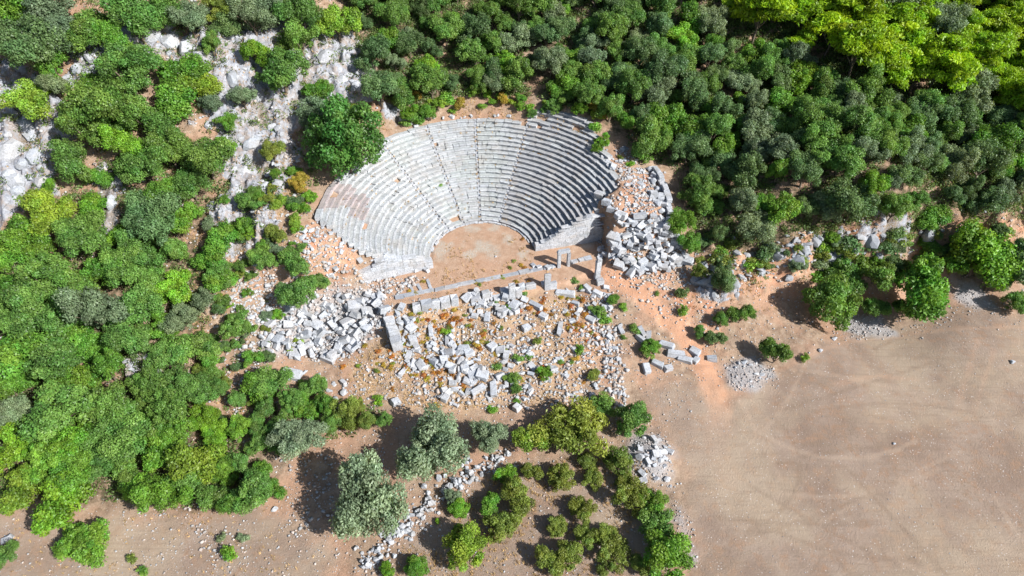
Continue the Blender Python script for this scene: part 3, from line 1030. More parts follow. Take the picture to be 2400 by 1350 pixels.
def scatter(polyp, n, lmin, lmax, label, group, rockp=.3, lift=0, seed=0, overlap=.75, tint=.56, name=None, tilt=.3, cat='stone block', sink=.22):
    rg = random.Random(seed)
    P = wpoly(polyp); lo, hi = P.min(0), P.max(0)
    local = []
    c = 0; tries = 0
    while c < n and tries < n * 60:
        tries += 1
        x, y = rg.uniform(lo[0], hi[0]), rg.uniform(lo[1], hi[1])
        if not inpoly(P, x, y):
            continue
        l = lmin + (lmax - lmin) * rg.random() ** 1.8
        if any((x - a) ** 2 + (y - b) ** 2 < ((l / 2 + r_) * overlap) ** 2 for a, b, r_ in local):
            continue
        local.append((x, y, l / 2))
        rock = rg.random() < rockp
        w = l * rg.uniform(.5, .85); h = l * rg.uniform(.35, .65)
        put_block(0, 0, l, w, h, rg.uniform(0, 360), label, group, rock, rg.uniform(0, lift), name or ('fallen_block' if not rock else 'fallen_block'), cat, tilt, rg, tint, sink, world=(x, y))
        c += 1
    return c


# hand-placed long or lone stones (px, py, length, width, height, plan angle)
HERO = [(1515, 560, 3.0, .9, .8, 100), (1478, 575, 2.3, .9, .9, 70), (1540, 572, 2.2, .8, .8, 85), (1452, 590, 1.5, 1.3, .9, 30), (1440, 575, 1.5, 1.1, .9, 25),
        (1455, 512, 1.8, 1.2, .9, -30), (1432, 497, 1.3, 1.1, .8, -20), (1403, 466, 1.3, 1.2, 1.1, -30), (1422, 482, 1.5, 1.0, .9, -25), (1500, 512, 1.9, .8, .7, 0),
        (1585, 615, 1.6, 1.2, 1.0, 10), (1586, 575, 1.9, 1.0, .9, -15), (1500, 640, 1.4, 1.1, 1.0, 35), (1478, 618, 1.7, .9, .9, 110), (1450, 628, 1.6, 1.0, .9, -25), (1504, 622, 1.5, .9, .9, 40)]
for i, (a, b, l, w, h, an) in enumerate(HERO):
    put_block(a, b, l, w, h, an, 'large squared block heaped right of the seats', 'blocks heaped right of the seats', lift=.35, tilt=.22, tint=.56)
scatter([(1430, 515), (1500, 530), (1560, 535), (1605, 585), (1610, 625), (1560, 645), (1480, 655), (1420, 610), (1400, 575)], 150, .6, 1.9,
        'squared grey block tumbled in the heap right of the seats', 'blocks heaped right of the seats', .38, .9, 1, .46, tilt=.5)
HERO2 = [(1325, 690, 2.6, .9, .7, -10), (1255, 718, 2.0, .7, .6, -40), (1312, 772, 2.2, .6, .6, 80), (1382, 750, 1.4, .9, .6, -35), (1273, 745, 1.1, .9, .8, -35), (1205, 720, 1.4, 1.1, .9, 60), (1130, 712, 1.3, 1.1, .9, 75), (1233, 771, 1.1, .9, .8, 30),
         (1120, 916, 2.0, .8, .7, 40), (1157, 915, 2.2, .9, .8, 95), (1211, 958, .9, .9, .8, 50), (1045, 935, 1.0, .8, .7, 60), (928, 945, 1.1, .9, .8, 30), (950, 868, 2.2, .5, .5, 60), (1030, 860, 1.4, .6, .5, 30), (1155, 815, 1.2, 1.0, .8, 40),
         (1100, 830, 1.3, 1.0, .8, 20), (1010, 780, 1.9, .6, .8, 100), (1048, 800, 1.7, .5, .7, 95), (1115, 690, 1.4, .8, .8, 60), (1185, 700, 1.2, .9, 1.3, 80), (1400, 690, 1.3, .8, .7, -30), (1375, 678, 1.3, .8, .8, -50), (1090, 865, 1.2, 1.1, .8, 20), (1110, 880, 1.5, 1.2, .8, 15)]
for i, (a, b, l, w, h, an) in enumerate(HERO2):
    put_block(a, b, l, w, h, an, 'large fallen block on the ochre slope', 'blocks on the ochre slope', tilt=.12, drum=False)
put_block(1118, 685, .8, .8, 1.3, 20, 'broken column drum leaning among blocks beside the stage terrace', None, drum=True, tilt=.9)
scatter([(928, 725), (968, 735), (980, 830), (1005, 865), (960, 865), (935, 805)], 34, .6, 1.4, 'pale block tumbled at the foot of the left stage wall', 'blocks at the left stage wall', .3, .2, 2, .5, tilt=.4)
scatter([(1000, 775), (1060, 790), (1115, 825), (1135, 880), (1095, 925), (1065, 962), (1030, 962), (1042, 880), (1000, 835)], 70, .6, 1.6, 'squared block in the pile midway between stage and olive trees', 'blocks midway down the slope', .25, .25, 23, .5, tilt=.4)
scatter([(1085, 695), (1235, 690), (1240, 735), (1180, 750), (1110, 745)], 44, .6, 1.5, 'pale block tumbled against the foot of the stage pillars', 'blocks below the pillars', .25, .35, 22, .5, tilt=.4)
scatter([(1165, 800), (1240, 810), (1255, 900), (1235, 965), (1170, 905)], 38, .6, 1.4, 'pale block among green cushions on the lower ochre slope', 'blocks among the green cushions', .35, .1, 24, .55, tilt=.4)
scatter([(1250, 760), (1400, 750), (1470, 800), (1490, 930), (1400, 950), (1270, 900)], 60, .4, 1.2, 'grey stone in the thin rubble between path and green cushions', 'stones in the centre-right rubble', .7, .05, 27, .55, tilt=.4)
scatter([(1320, 675), (1440, 675), (1430, 745), (1340, 755)], 22, .6, 1.3, 'pale block on the slope below the tall right pillar', 'blocks below the right pillar', .3, .1, 25, .6, tilt=.3)
scatter([(935, 720), (1100, 745), (1250, 745), (1440, 690), (1430, 800), (1400, 940), (1220, 950), (1080, 950), (830, 950), (850, 870), (950, 800)], 170, .3, .8, 'pale fallen stone on the ochre slope in front of the stage', 'stones on the ochre slope', .6, 0.05, 26, .6, tilt=.4)
HERO3 = [(718, 740, 3.0, .7, .7, -30), (832, 722, 1.9, 1.5, 1.0, 10), (862, 735, 1.6, 1.2, 1.0, 15), (815, 760, 1.8, 1.3, 1.0, 40), (770, 842, 2.2, 1.2, .9, -20), (655, 800, 1.5, 1.0, 1.0, 60), (740, 785, 2.0, .7, .7, 65), (700, 830, 2.3, .8, .7, 95), (722, 815, 1.9, .7, .7, 40), (685, 880, 2.4, 1.4, .7, -10)]
for i, (a, b, l, w, h, an) in enumerate(HERO3):
    put_block(a, b, l, w, h, an, 'large angular block in the grey rubble left of the stage', 'blocks in the left rubble', lift=.1)
scatter([(690, 715), (780, 700), (895, 690), (905, 740), (870, 800), (800, 850), (700, 840), (620, 830), (600, 770)], 210, .4, 1.75,
        'grey rubble block in the spill of stones left of the stage', 'blocks in the left rubble', .45, .7, 3, .4, tilt=.7)
HERO4 = [(1505, 780, 1.7, .6, .6, 110), (1520, 790, 1.5, .6, .6, 80), (1562, 812, 2.2, 1.0, .8, -25), (1585, 832, 2.4, .9, .8, -5), (1605, 845, 1.8, .8, .7, -20), (1627, 827, 1.6, 1.1, .8, -40), (1540, 855, 1.8, .8, .7, -30), (1565, 865, 1.2, .8, .7, 20), (1515, 865, 1.5, .9, .7, 100), (1455, 775, 1.4, .6, .6, 110), (1630, 846, .9, .7, .6, 40), (1500, 795, 1.6, .6, .7, -50)]
for a, b, l, w, h, an in HERO4:
    put_block(a, b, l, w, h, an, 'long grey block where the path meets the field', 'blocks beside the path')
put_block(1668, 843, 1.2, .7, .7, -5, 'lone white block lying on the path at the field edge', None)
scatter([(1475, 395), (1560, 400), (1572, 480), (1555, 545), (1500, 545), (1440, 500), (1450, 455)], 100, .4, 1.1, 'pale boulder on the orange platform right of the seats', 'boulders on the platform', .7, 0, 4, .8, name='boulder', cat='boulder')
for i, (a, b) in enumerate([(1524, 400), (1536, 415), (1530, 430), (1545, 428), (1540, 448), (1530, 462), (1552, 450), (1548, 470), (1540, 482), (1556, 485), (1550, 500)]):
    put_block(a, b, 1.3, 1.0, 1.0, i * 37, 'large grey boulder lined up inside the curved outer wall', 'boulders along the outer wall', i % 2 == 0, .15, 'boulder', 'boulder')
scatter([(1360, 300), (1400, 320), (1440, 350), (1470, 380), (1460, 410), (1420, 390), (1390, 350)], 26, .5, 1.2, 'pale block strewn along the upper right rim of the seating', 'blocks on the upper right rim', .5, .2, 5, .7)
scatter([(940, 285), (1000, 270), (1050, 268), (1200, 268), (1200, 280), (1050, 284), (960, 300)], 20, .5, 1.0, 'small block lying on the top rim behind the seating', 'blocks on the top rim', .3, .1, 6, .8)
scatter([(740, 520), (800, 570), (830, 640), (720, 660), (700, 600), (710, 530)], 44, .5, 1.3, 'boulder on the orange slope beside the left end of the seats', 'boulders left of the seats', .7, 0, 7, .8, name='boulder', cat='boulder')
scatter([(820, 575), (1000, 625), (930, 615), (850, 640)], 34, .6, 1.3, 'tumbled block along the broken left end of the seats', 'blocks at the left seat end', .5, .1, 8, .7)
scatter([(560, 620), (620, 620), (640, 700), (620, 760), (560, 760), (540, 700)], 80, .45, 1.3, 'grey scree boulder on the slope left of the terrace wall', 'scree boulders on the left slope', .9, 0, 9, .75, name='boulder', cat='boulder')
scatter([(650, 860), (800, 880), (830, 960), (780, 960), (760, 900), (640, 890)], 14, .7, 1.5, 'weathered boulder below the left rubble near the olive trees', 'boulders near the olives', .7, 0, 10, .9, name='boulder', cat='boulder')
scatter([(600, 380), (660, 370), (640, 560), (600, 560)], 18, .7, 1.6, 'rugged grey boulder on the slope left of the seating shrub', 'boulders on the rocky left slope', 1, .1, 11, .75, name='boulder', cat='boulder')
scatter([(1620, 620), (1680, 590), (1760, 620), (1740, 700), (1660, 700)], 44, .5, 2.0, 'rough boulder on the orange bank right of the block heap', 'boulders on the orange bank', .95, 0, 12, .8, tint=.42, name='boulder', cat='boulder')
scatter([(1760, 590), (1900, 560), (2100, 540), (2110, 600), (1900, 640), (1780, 650)], 80, .6, 2.4, 'rough grey boulder in the earth bank below the right forest', 'boulders in the earth bank', 1, .1, 13, .75, tint=.4, name='boulder', cat='boulder')
scatter([(1490, 1035), (1540, 1020), (1568, 1060), (1572, 1145), (1500, 1130)], 26, .5, 1.3, 'grey stone on the spoil heap beside the lower field bushes', 'stones on the spoil heap', .6, .1, 51, .7, name='boulder', cat='boulder')
scatter([(1700, 860), (1760, 845), (1815, 875), (1750, 915)], 12, .4, .9, 'grey stone on the gravel heap beside the path', 'stones on the gravel heap', .8, 0, 52, .8, name='boulder', cat='boulder')
scatter([(300, 860), (380, 860), (400, 900), (320, 910)], 14, .6, 1.3, 'grey boulder in the small clearing of the left forest', 'boulders in the left forest', 1, 0, 14, .8, name='boulder', cat='boulder')
for a, b, l, lab in ((1955, 795, 1.0, 'lone white boulder on bare soil at the field corner below the big bush'), (2372, 850, .9, 'white stone lying out in the field at far right'), (1162, 602, .5, 'small pink stone on the orchestra floor'),
                     (645, 1195, .9, 'grey boulder at the edge of the lower left track'), (20, 1265, 1.5, 'pale boulder at the left edge of the lower field'), (1922, 822, .9, 'grey boulder at the right end of the gravel strip'),
                     (1745, 850, 1.0, 'pale squared stone at the top of the gravel heap by the path'), (2095, 1040, .5, 'small dark stone alone in the right field')):
    put_block(a, b, l, l * .75, l * .6, 30, lab, None, True, name='boulder', cat='boulder')
scatter([(1235, 618), (1262, 622), (1300, 626), (1272, 630)], 4, .7, .9, 'small squared block beside the foot of the doorway', 'blocks by the doorway', 0, 0, 15, .8)

def place_pending():
    """the largest 290 of a kind stand alone, the rest lie as one mass"""
    rest = []
    for kind in ('fallen_block', 'boulder'):
        L_ = sorted([q for q in PENDING if q[1] == kind], key=lambda q: -q[0] - (100 if q[9] is None else 0))
        for q in L_[:290]:
            tag(link(q[1], q[2], None, q[3], q[4], q[5], q[6]), q[7], q[8], q[9])
        rest += L_[290:]
    if rest:
        items = []
        for q in rest:
            mtx = Matrix.LocRotScale(Vector(q[3]), Euler(q[4]), Vector(q[5]))
            items.append(([tuple(mtx @ v.co) for v in q[2].vertices], [tuple(p_.vertices) for p_ in q[2].polygons], q[6]))
        o_ = link('rubble', join_np(items, 'rubble', M_STONE_A)); o_['kind'] = 'stuff'
        tag(o_, 'smaller pale rubble lying between the large fallen blocks', 'rubble')


place_pending()
# limestone crags on the left hillside
rgk = random.Random(77)
CRAGS = [(300, 85, 4.5), (350, 75, 4.0), (250, 110, 4.0), (400, 95, 4.0), (440, 110, 3.4), (540, 85, 3), (590, 90, 3), (540, 180, 3.6), (600, 220, 3.6), (640, 300, 3.2), (590, 330, 3.4), (570, 400, 3.2), (650, 430, 2.8), (560, 450, 2.8),
         (760, 130, 3.4), (800, 190, 3.4), (840, 200, 3.0), (770, 220, 2.6), (920, 265, 3), (945, 275, 2.6), (160, 190, 3.5), (180, 160, 3), (40, 200, 4), (60, 290, 4.2), (80, 360, 4.4), (30, 420, 4.6), (100, 420, 3.6), (20, 350, 4.2), (260, 470, 2.6), (500, 480, 2.4), (210, 130, 3), (690, 120, 2.4), (530, 320, 2.6), (490, 290, 2.4), (1885, 575, 2.6), (2000, 585, 2.4), (1460, 350, 2.2), (1650, 660, 2.4), (1630, 655, 2.2), (1700, 610, 2.6), (1760, 600, 2.4), (1830, 590, 3.0), (1870, 610, 2.6), (1940, 600, 3.0), (1990, 620, 2.6), (2040, 560, 3.2), (2110, 560, 3.0), (2180, 545, 3.4), (2250, 540, 3.2), (2330, 545, 3.0), (2060, 600, 2.4), (1910, 560, 2.6), (1785, 640, 2.2), (1720, 660, 2.2), (1850, 650, 2.0), (1670, 690, 1.8)]


CRAG = [rough_rock(400 + i, 46) for i in range(8)]
CR2 = []
for a, b, s in CRAGS:
    CR2.append((a, b, s * 1.15))
    for q in range(3 if a < 1000 else 2):
        CR2.append((a + rgk.gauss(0, 26), b + rgk.gauss(0, 22), s * rgk.uniform(.3, .65)))
CRAGS = CR2
for i, (a, b, s) in enumerate(CRAGS):
    p = on_ground(a, b)
    lab, grp = ('white limestone crag on the upper left hillside', 'limestone crags upper left') if a < 900 and b < 260 else \
        (('white limestone crag on the hillside level with the seats', 'limestone crags mid left') if a < 900 else
         ('grey limestone crag right of the seats', 'limestone crags right'))
    o = link('limestone_crag', CRAG[i % 8], None, (p[0], p[1], p[2] - .1 * s), (rgk.uniform(-.5, .5), rgk.uniform(-.5, .5), rgk.uniform(0, 6.28)), (s * rgk.uniform(.5, 1.0), s * rgk.uniform(.4, .7), s * rgk.uniform(.55, .95)), stone_tint(rgk, .5 if a < 1000 else .38))
    tag(o, lab, 'rock', grp)

# dry stone wall through the lower field
dry = bpy.data.objects.new('dry_stone_wall', None); COL.objects.link(dry)
DW = [on_ground(a, b) for a, b in ((850, 1325), (900, 1280), (950, 1235), (1010, 1180), (1060, 1140), (1110, 1110), (1190, 1060))]
dry.location = DW[0]
tag(dry, 'low tumbled dry stone wall of white stones running past the olive trees', 'wall')
rgd = random.Random(4)
for i in range(290):
    j = rgd.randrange(len(DW) - 1); f = rgd.random()
    if vnoise(np.array([(j + f) * 2.1]), np.array([.5]), 8)[0] < .33 and rgd.random() < .7:
        f = rgd.random(); j = rgd.randrange(len(DW) - 1)
    c = DW[j] + (DW[j + 1] - DW[j]) * f
    off = rgd.gauss(0, .5) if rgd.random() < .6 else rgd.gauss(0, 1.1)
    x, y = c[0] - off * .62 + rgd.uniform(-.2, .2), c[1] + off * .78
    s = rgd.choice([.25, .35, .45, .6, .8, .95]) * rgd.uniform(.85, 1.15)
    link('stone', rgd.choice(ROCKS), dry, (x - DW[0][0], y - DW[0][1], gz(x, y) + max(0, .45 - abs(off) * .6) * rgd.random() + s * .12 - DW[0][2]), (rgd.uniform(0, 6), rgd.uniform(0, 6), 0), (s, s * .85, s * .8), stone_tint(rgd, .53))

# loose small stones: nobody could count them
def loose_stones(polys, dens, smin, smax, seed, lift=0.02):
    out = []
    rgn = np.random.default_rng(seed)
    for p in polys:
        P = wpoly(p); lo, hi = P.min(0), P.max(0)
        n = int((hi[0] - lo[0]) * (hi[1] - lo[1]) * dens)
        xy = rgn.uniform(lo, hi, (n, 2))
        xy = xy[sdf_poly(P, xy[:, 0], xy[:, 1]) + (fbm(xy[:, 0] * .5, xy[:, 1] * .5, seed) - .5) * 4 + rgn.normal(0, .5, len(xy)) < 0]
        s = smin + (smax - smin) * rgn.random(len(xy)) ** 2.5
        out.append(np.c_[xy, s])
    return np.concatenate(out)


ALLV = [(-40, 560), (400, 560), (600, 470), (700, 640), (840, 660), (900, 700), (1300, 700), (1420, 620), (1640, 640), (1800, 640), (2400, 560), (2440, 760), (1900, 800), (1700, 900), (1560, 1000), (1600, 1300), (1600, 1380), (-40, 1380)]
SL = [loose_stones([[(690, 650), (1000, 640), (920, 690), (900, 720), (880, 800), (800, 850), (700, 840), (610, 820), (620, 740), (660, 700)]], 13, .18, .75, 40), loose_stones([[(540, 600), (640, 600), (680, 700), (640, 860), (560, 850), (530, 700)]], 7, .15, .8, 41), loose_stones([[(930, 720), (1110, 760), (1250, 740), (1440, 680), (1470, 940), (1240, 960), (1000, 960), (930, 820)]], 3.2, .12, .8, 42), loose_stones([[(1400, 480), (1570, 480), (1620, 640), (1560, 680), (1420, 620)]], 9, .15, .6, 43),
      loose_stones([ALLV], 2.6, .07, .34, 1),
      loose_stones(GRAVEL[:3], 14, .08, .38, 2), loose_stones([GRAVEL[3]], 9, .12, .8, 20), loose_stones([GRAVEL[4]], 5, .15, .5, 3), loose_stones(GRAVEL[5:], 12, .1, .34, 4),
      loose_stones([OCHRE[0]], 7, .08, .5, 5), loose_stones([ORANGE[0], ORANGE[3]], 11, .1, .65, 6), loose_stones([FIELD[0]], .6, .05, .17, 7), loose_stones([[(830, 1340), (900, 1255), (1010, 1160), (1100, 1095), (1190, 1045), (1210, 1075), (1100, 1140), (960, 1270), (880, 1350)]], 10, .12, .45, 14), loose_stones([[(420, 1180), (500, 1240), (560, 1300), (600, 1350), (540, 1350), (470, 1270)], [(250, 1180), (400, 1190), (380, 1220), (260, 1220)], [(640, 1060), (760, 1060), (800, 1200), (700, 1260)]], 5, .1, .5, 15),
      loose_stones([[(540, 600), (640, 600), (660, 760), (540, 800)]], 5, .15, .6, 8), loose_stones([ORANGE[1], ORANGE[2]], 3, .1, .6, 9), loose_stones([[(1440, 350), (1490, 350), (1500, 400), (1450, 420)]], 12, .15, .5, 10),
      loose_stones([[(-60, -20), (800, -20), (900, 260), (700, 420), (740, 560), (600, 640), (400, 560), (-60, 560)]], .8, .15, .7, 30), loose_stones([[(480, 560), (640, 500), (740, 560), (700, 700), (620, 780), (640, 900), (560, 1000), (470, 880)]], 5, .1, .6, 31),
      loose_stones([[(1050, 530), (1220, 530), (1220, 570), (1040, 600)]], 1.5, .05, .16, 11)]
S = np.concatenate(SL)
sz = ground(S[:, 0], S[:, 1])
OCT = np.array([(1, 0, 0), (0, 1, 0), (-1, 0, 0), (0, -1, 0), (.2, .1, .8), (-.1, .1, -.6), (.6, .7, .35), (-.6, -.5, .4)], float) * .5
bmh = bmesh.new(); [bmh.verts.new(v) for v in OCT]; bmesh.ops.convex_hull(bmh, input=list(bmh.verts)); bmesh.ops.triangulate(bmh, faces=list(bmh.faces)); bmesh.ops.recalc_face_normals(bmh, faces=list(bmh.faces))
bmh.verts.index_update(); OF = np.array([[v.index for v in f.verts] for f in bmh.faces]); OV = np.array([v.co[:] for v in bmh.verts]); bmh.free()
ns = len(S); an = RNG.uniform(0, 6.28, ns)
jit = RNG.uniform(.7, 1.3, (ns, 1, 3)) * RNG.uniform(.85, 1.15, (ns, len(OV), 3))
V = OV[None] * jit * S[:, 2][:, None, None]
c_, s_ = np.cos(an)[:, None], np.sin(an)[:, None]
VX = V[:, :, 0] * c_ - V[:, :, 1] * s_ + S[:, 0][:, None]; VY = V[:, :, 0] * s_ + V[:, :, 1] * c_ + S[:, 1][:, None]; VZ = V[:, :, 2] + (sz + S[:, 2] * .12)[:, None]
F_ = (OF[None] + (np.arange(ns) * len(OV))[:, None, None]).reshape(-1, 3)
me = mesh_np('loose_stones', np.stack([VX, VY, VZ], 2).reshape(-1, 3), F_, M_STONE_A)
tt = (.42 * RNG.uniform(.65, 1.25, ns))[:, None] * np.where(RNG.random(ns)[:, None] < .45, np.array([[1.06, .88, .78]]), np.array([[1, 1, 1.02]]))
attr_color(me, 'tint', np.repeat(tt, len(OV), 0))
o = link('loose_stones', me); o['kind'] = 'stuff'; tag(o, 'small loose pale stones strewn over the soil', 'stones')
print('stones', ns, 'blocks', BLOCK_N)

# ------------------------------------------------------------------ plants
def tube(path, radii, seg=6):
    V, Fc = [], []
    path = [Vector(p) for p in path]
    for i, p in enumerate(path):
        d = (path[min(i + 1, len(path) - 1)] - path[max(i - 1, 0)]).normalized()
        a = d.orthogonal().normalized(); b = d.cross(a)
        for j in range(seg):
            t = 2 * math.pi * j / seg
            V.append(tuple(p + (a * math.cos(t) + b * math.sin(t)) * radii[i]))
    for i in range(len(path) - 1):
        for j in range(seg):
            k = (j + 1) % seg
            Fc.append((i * seg + j, i * seg + k, (i + 1) * seg + k, (i + 1) * seg + j))
    return V, Fc


def tubes_mesh(name, lst, mat):
    Vs, Fs = [], []
    for pth, rad in lst:
        V, Fc = tube(pth, rad); n = len(Vs)
        Vs += V; Fs += [tuple(i + n for i in f) for f in Fc]
    return mesh_np(name, Vs, Fs, mat, True)


def leaf_quads(C, Nn, size, asp=1.0, rgn=RNG):
    """leaf-sized faces at C, facing about Nn"""
    n = len(C)
    t = rgn.normal(size=(n, 3)); t -= (t * Nn).sum(1, keepdims=True) * Nn
    t /= np.linalg.norm(t, axis=1, keepdims=True) + 1e-9
    b = np.cross(Nn, t)
    s = size[:, None]
    a_, b_ = t * s * .5 * asp, b * s * .5
    bend = Nn * s * .18
    V = np.stack([C - a_ - b_ * .55, C - a_ * .1 + -b_ - bend * 0, C + a_ - b_ * .2, C + a_ * .3 + b_ + bend], 1)
    return V.reshape(-1, 3), np.arange(n * 4).reshape(-1, 4)


def crown_mesh(seed, lobes, lobe_r, per, leaf, shape=(1, 1, .85), zc=.95, low=-.5, asp=1.3, droop=0, core=.3, nrm=.65, subs=1, flat=1.0):
    rgn = np.random.default_rng(seed)
    L = []
    SB = [(np.zeros(3), 1.0)]
    if subs > 1:
        a0 = rgn.uniform(0, 6.28)
        SB = [(np.array([math.cos(a0 + i * 6.28 / subs) * q, math.sin(a0 + i * 6.28 / subs) * q, rgn.uniform(-.3, .28)]), rgn.uniform(.46, .72)) for i, q in enumerate(rgn.uniform(.22, .55, subs))]
    tries = 0
    while len(L) < lobes and tries < 3000:
        tries += 1
        d = rgn.normal(size=3); d /= np.linalg.norm(d)
        if d[2] < low:
            continue
        rad = rgn.uniform(.45, .82) if rgn.random() > core else rgn.uniform(.0, .4)
        sb = SB[rgn.integers(len(SB))]
        c = sb[0] + d * rad * sb[1]
        r_ = lobe_r * rgn.uniform(.5, 1.3)
        if any(np.linalg.norm(c - q[0]) < (r_ + q[1]) * .42 for q in L):
            continue
        L.append((c, r_))
    Cs, Ns, Sz, At = [], [], [], []
    sh = np.array(shape)
    for c, r_ in L:
        n = int(per * (r_ / lobe_r) ** 2)
        d = rgn.normal(size=(n, 3)); d[:, 2] = d[:, 2] * .9 + .25
        d /= np.linalg.norm(d, axis=1, keepdims=True)
        rad = r_ * (1 - .45 * rgn.random(n) ** 1.6) * (1 + .22 * np.sin(d[:, 0] * 7 + c[0] * 9) * np.sin(d[:, 1] * 7 + c[1] * 11 + d[:, 2] * 5))
        stray = rgn.random(n) < .06
        rad = np.where(stray, rad * rgn.uniform(1.05, 1.3, n), rad)
        p = c + d * rad[:, None] * np.array([1 / flat ** .4, 1 / flat ** .4, flat])
        nn = d * nrm + rgn.normal(size=(n, 3)) * .45 + np.array([0, 0, .25]); nn /= np.linalg.norm(nn, axis=1, keepdims=True)
        p = p * sh; p[:, 2] -= droop * np.hypot(p[:, 0], p[:, 1]) ** 2
        p[:, 2] += zc
        Cs.append(p); Ns.append(nn); Sz.append(leaf * rgn.uniform(.6, 1.35, n))
        lv = np.clip(.5 + rgn.normal(0, .15) + rgn.normal(0, .18, n), 0, 1); lh = np.clip(.5 + rgn.normal(0, .26) + rgn.normal(0, .14, n), 0, 1)
        At.append(np.c_[lv, lh, lv])
    C, Nn, Sz, At = np.concatenate(Cs), np.concatenate(Ns), np.concatenate(Sz), np.concatenate(At)
    ok = C[:, 2] > .02
    C, Nn, Sz, At = C[ok], Nn[ok], Sz[ok], At[ok]
    V, Fq = leaf_quads(C, Nn, Sz, asp, rgn)
    me = mesh_np('crown', V, Fq, M_LEAF)
    attr_color(me, 'leaf', np.repeat(At, 4, 0))
    lc = [np.array(c) * sh + np.array([0, 0, zc]) for c, _ in L]
    return me, lc


def trunk_mesh(lc, seed, r=.055, mat=M_BARK, fork=.35, n=9, multi=1):
    rg_ = random.Random(seed); lst = []
    top = Vector((rg_.uniform(-.06, .06), rg_.uniform(-.06, .06), fork))
    lst.append(([(0, 0, -.25), (rg_.uniform(-.03, .03), 0, fork * .5), top], [r * 1.25, r, r * .8]))
    for c in rg_.sample(lc, min(n, len(lc))):
        c = Vector(c); m = top.lerp(c, .5) + Vector((rg_.uniform(-.06, .06), rg_.uniform(-.06, .06), .06))
        lst.append(([top, m, c], [r * .6, r * .38, r * .12]))
    return tubes_mesh('trunk', lst, mat)


def proto(seed, r=.055, fork=.35, n=9, **kw):
    me, lc = crown_mesh(seed, **kw)
    return me, trunk_mesh(lc, seed, r, fork=fork, n=n)


PR = {
    'oak': [proto(200 + i, lobes=48, lobe_r=.225, per=420, leaf=.043, shape=(1, RNG.uniform(.75, 1.15), RNG.uniform(.85, 1.15)), zc=.92, low=-.5, subs=2 + i % 3, asp=1.5) for i in range(9)],
    'carob': [proto(240 + i, lobes=34, lobe_r=.26, per=380, leaf=.056, shape=(1, RNG.uniform(.8, 1.05), .9), zc=.85, low=-.5, asp=1.2, subs=2 + i % 2) for i in range(5)],
    'olive': [proto(260 + i, lobes=62, lobe_r=.205, per=330, leaf=.036, shape=(1, 1.0, .9), zc=1.0, low=-.4, asp=1.9, r=.075, n=14, nrm=.55, subs=3 + i % 2) for i in range(3)],
    'bush': [proto(280 + i, lobes=36, lobe_r=.235, per=340, leaf=.045, shape=(1, RNG.uniform(.85, 1.1), .78), zc=.62, low=-.3, asp=2.0, r=.035, fork=.15, nrm=.4, subs=1 + i % 3) for i in range(6)],
    'pine': [proto(300 + i, lobes=52, lobe_r=.22, per=260, leaf=.045, shape=(1, 1, 1.1), zc=1.0, low=-.5, asp=2.8, r=.04, fork=.5, nrm=.35, droop=.10, flat=.5, subs=1 + i % 3) for i in range(5)],
    'cushion': [proto(320 + i, lobes=9, lobe_r=.42, per=110, leaf=.13, shape=(1, 1, .7), zc=.35, low=-.1, r=.04, fork=.1, n=4) for i in range(4)],
    'shrub': [proto(341, lobes=80, lobe_r=.2, per=320, leaf=.042, shape=(1, .95, .95), zc=.85, low=-.5, asp=1.2, r=.04, fork=.2, n=26, core=.15)],
}
PAL = {'dark': (.112, .205, .074), 'mid': (.124, .258, .052), 'green': (.124, .288, .036), 'bright': (.150, .330, .030), 'yellow': (.195, .320, .036), 'pine': (.225, .385, .014),
       'olive': (.235, .320, .190), 'grey': (.165, .240, .130), 'khaki': (.172, .248, .046), 'ochre': (.38, .21, .040), 'gold': (.36, .30, .045), 'shrub': (.075, .205, .040), 'rust': (.40, .18, .045)}
NAMES = {'oak': ('evergreen_tree', 'tree'), 'carob': ('leafy_tree', 'tree'), 'olive': ('olive_tree', 'tree'), 'bush': ('bush', 'bush'), 'pine': ('pine_tree', 'tree'), 'cushion': ('low_shrub', 'shrub'), 'shrub': ('large_shrub', 'shrub')}
HCEN = {'oak': .92, 'carob': .85, 'olive': 1.0, 'bush': .55, 'pine': .98, 'cushion': .3, 'shrub': .8}
TREES = []
rgt = random.Random(99)


def plant(kind, pal, x, y, r, label, group=None, sy=1.0, sz=1.0, rz=None):
    me, tr = rgt.choice(PR[kind])
    nm, cat = NAMES[kind]
    z = gz(x, y)
    root = bpy.data.objects.new(nm, None); COL.objects.link(root)
    root.location = (x, y, z - .05 * r); root.rotation_euler = (0, 0, rgt.uniform(0, 6.28) if rz is None else rz)
    root.scale = (r, r * sy * rgt.uniform(.92, 1.08), r * sz * rgt.uniform(.88, 1.12))
    v = rgt.uniform(.86, 1.18) if kind != 'olive' else rgt.uniform(.95, 1.05); c = PAL[pal]; w = rgt.uniform(.95, 1.12) if kind != 'olive' else 1.0
    link('crown', me, root, color=(c[0] * v * w, c[1] * v, c[2] * v / w))
    link('trunk', tr, root)
    tag(root, label, cat, group)
    TREES.append((x, y, r))
    return root


def px_r(p, rp):
    return rp * np.linalg.norm(p - CAM) / FOC


def plant_px(kind, pal, px, py, rp, label, group=None, **kw):
    hc = .5
    for _ in range(3):
        p = on_ground(px, py, hc); r = px_r(p, rp); hc = HCEN[kind] * r * kw.get('sz', 1.0) * .9
    return plant(kind, pal, p[0], p[1], r, label, group, **kw)


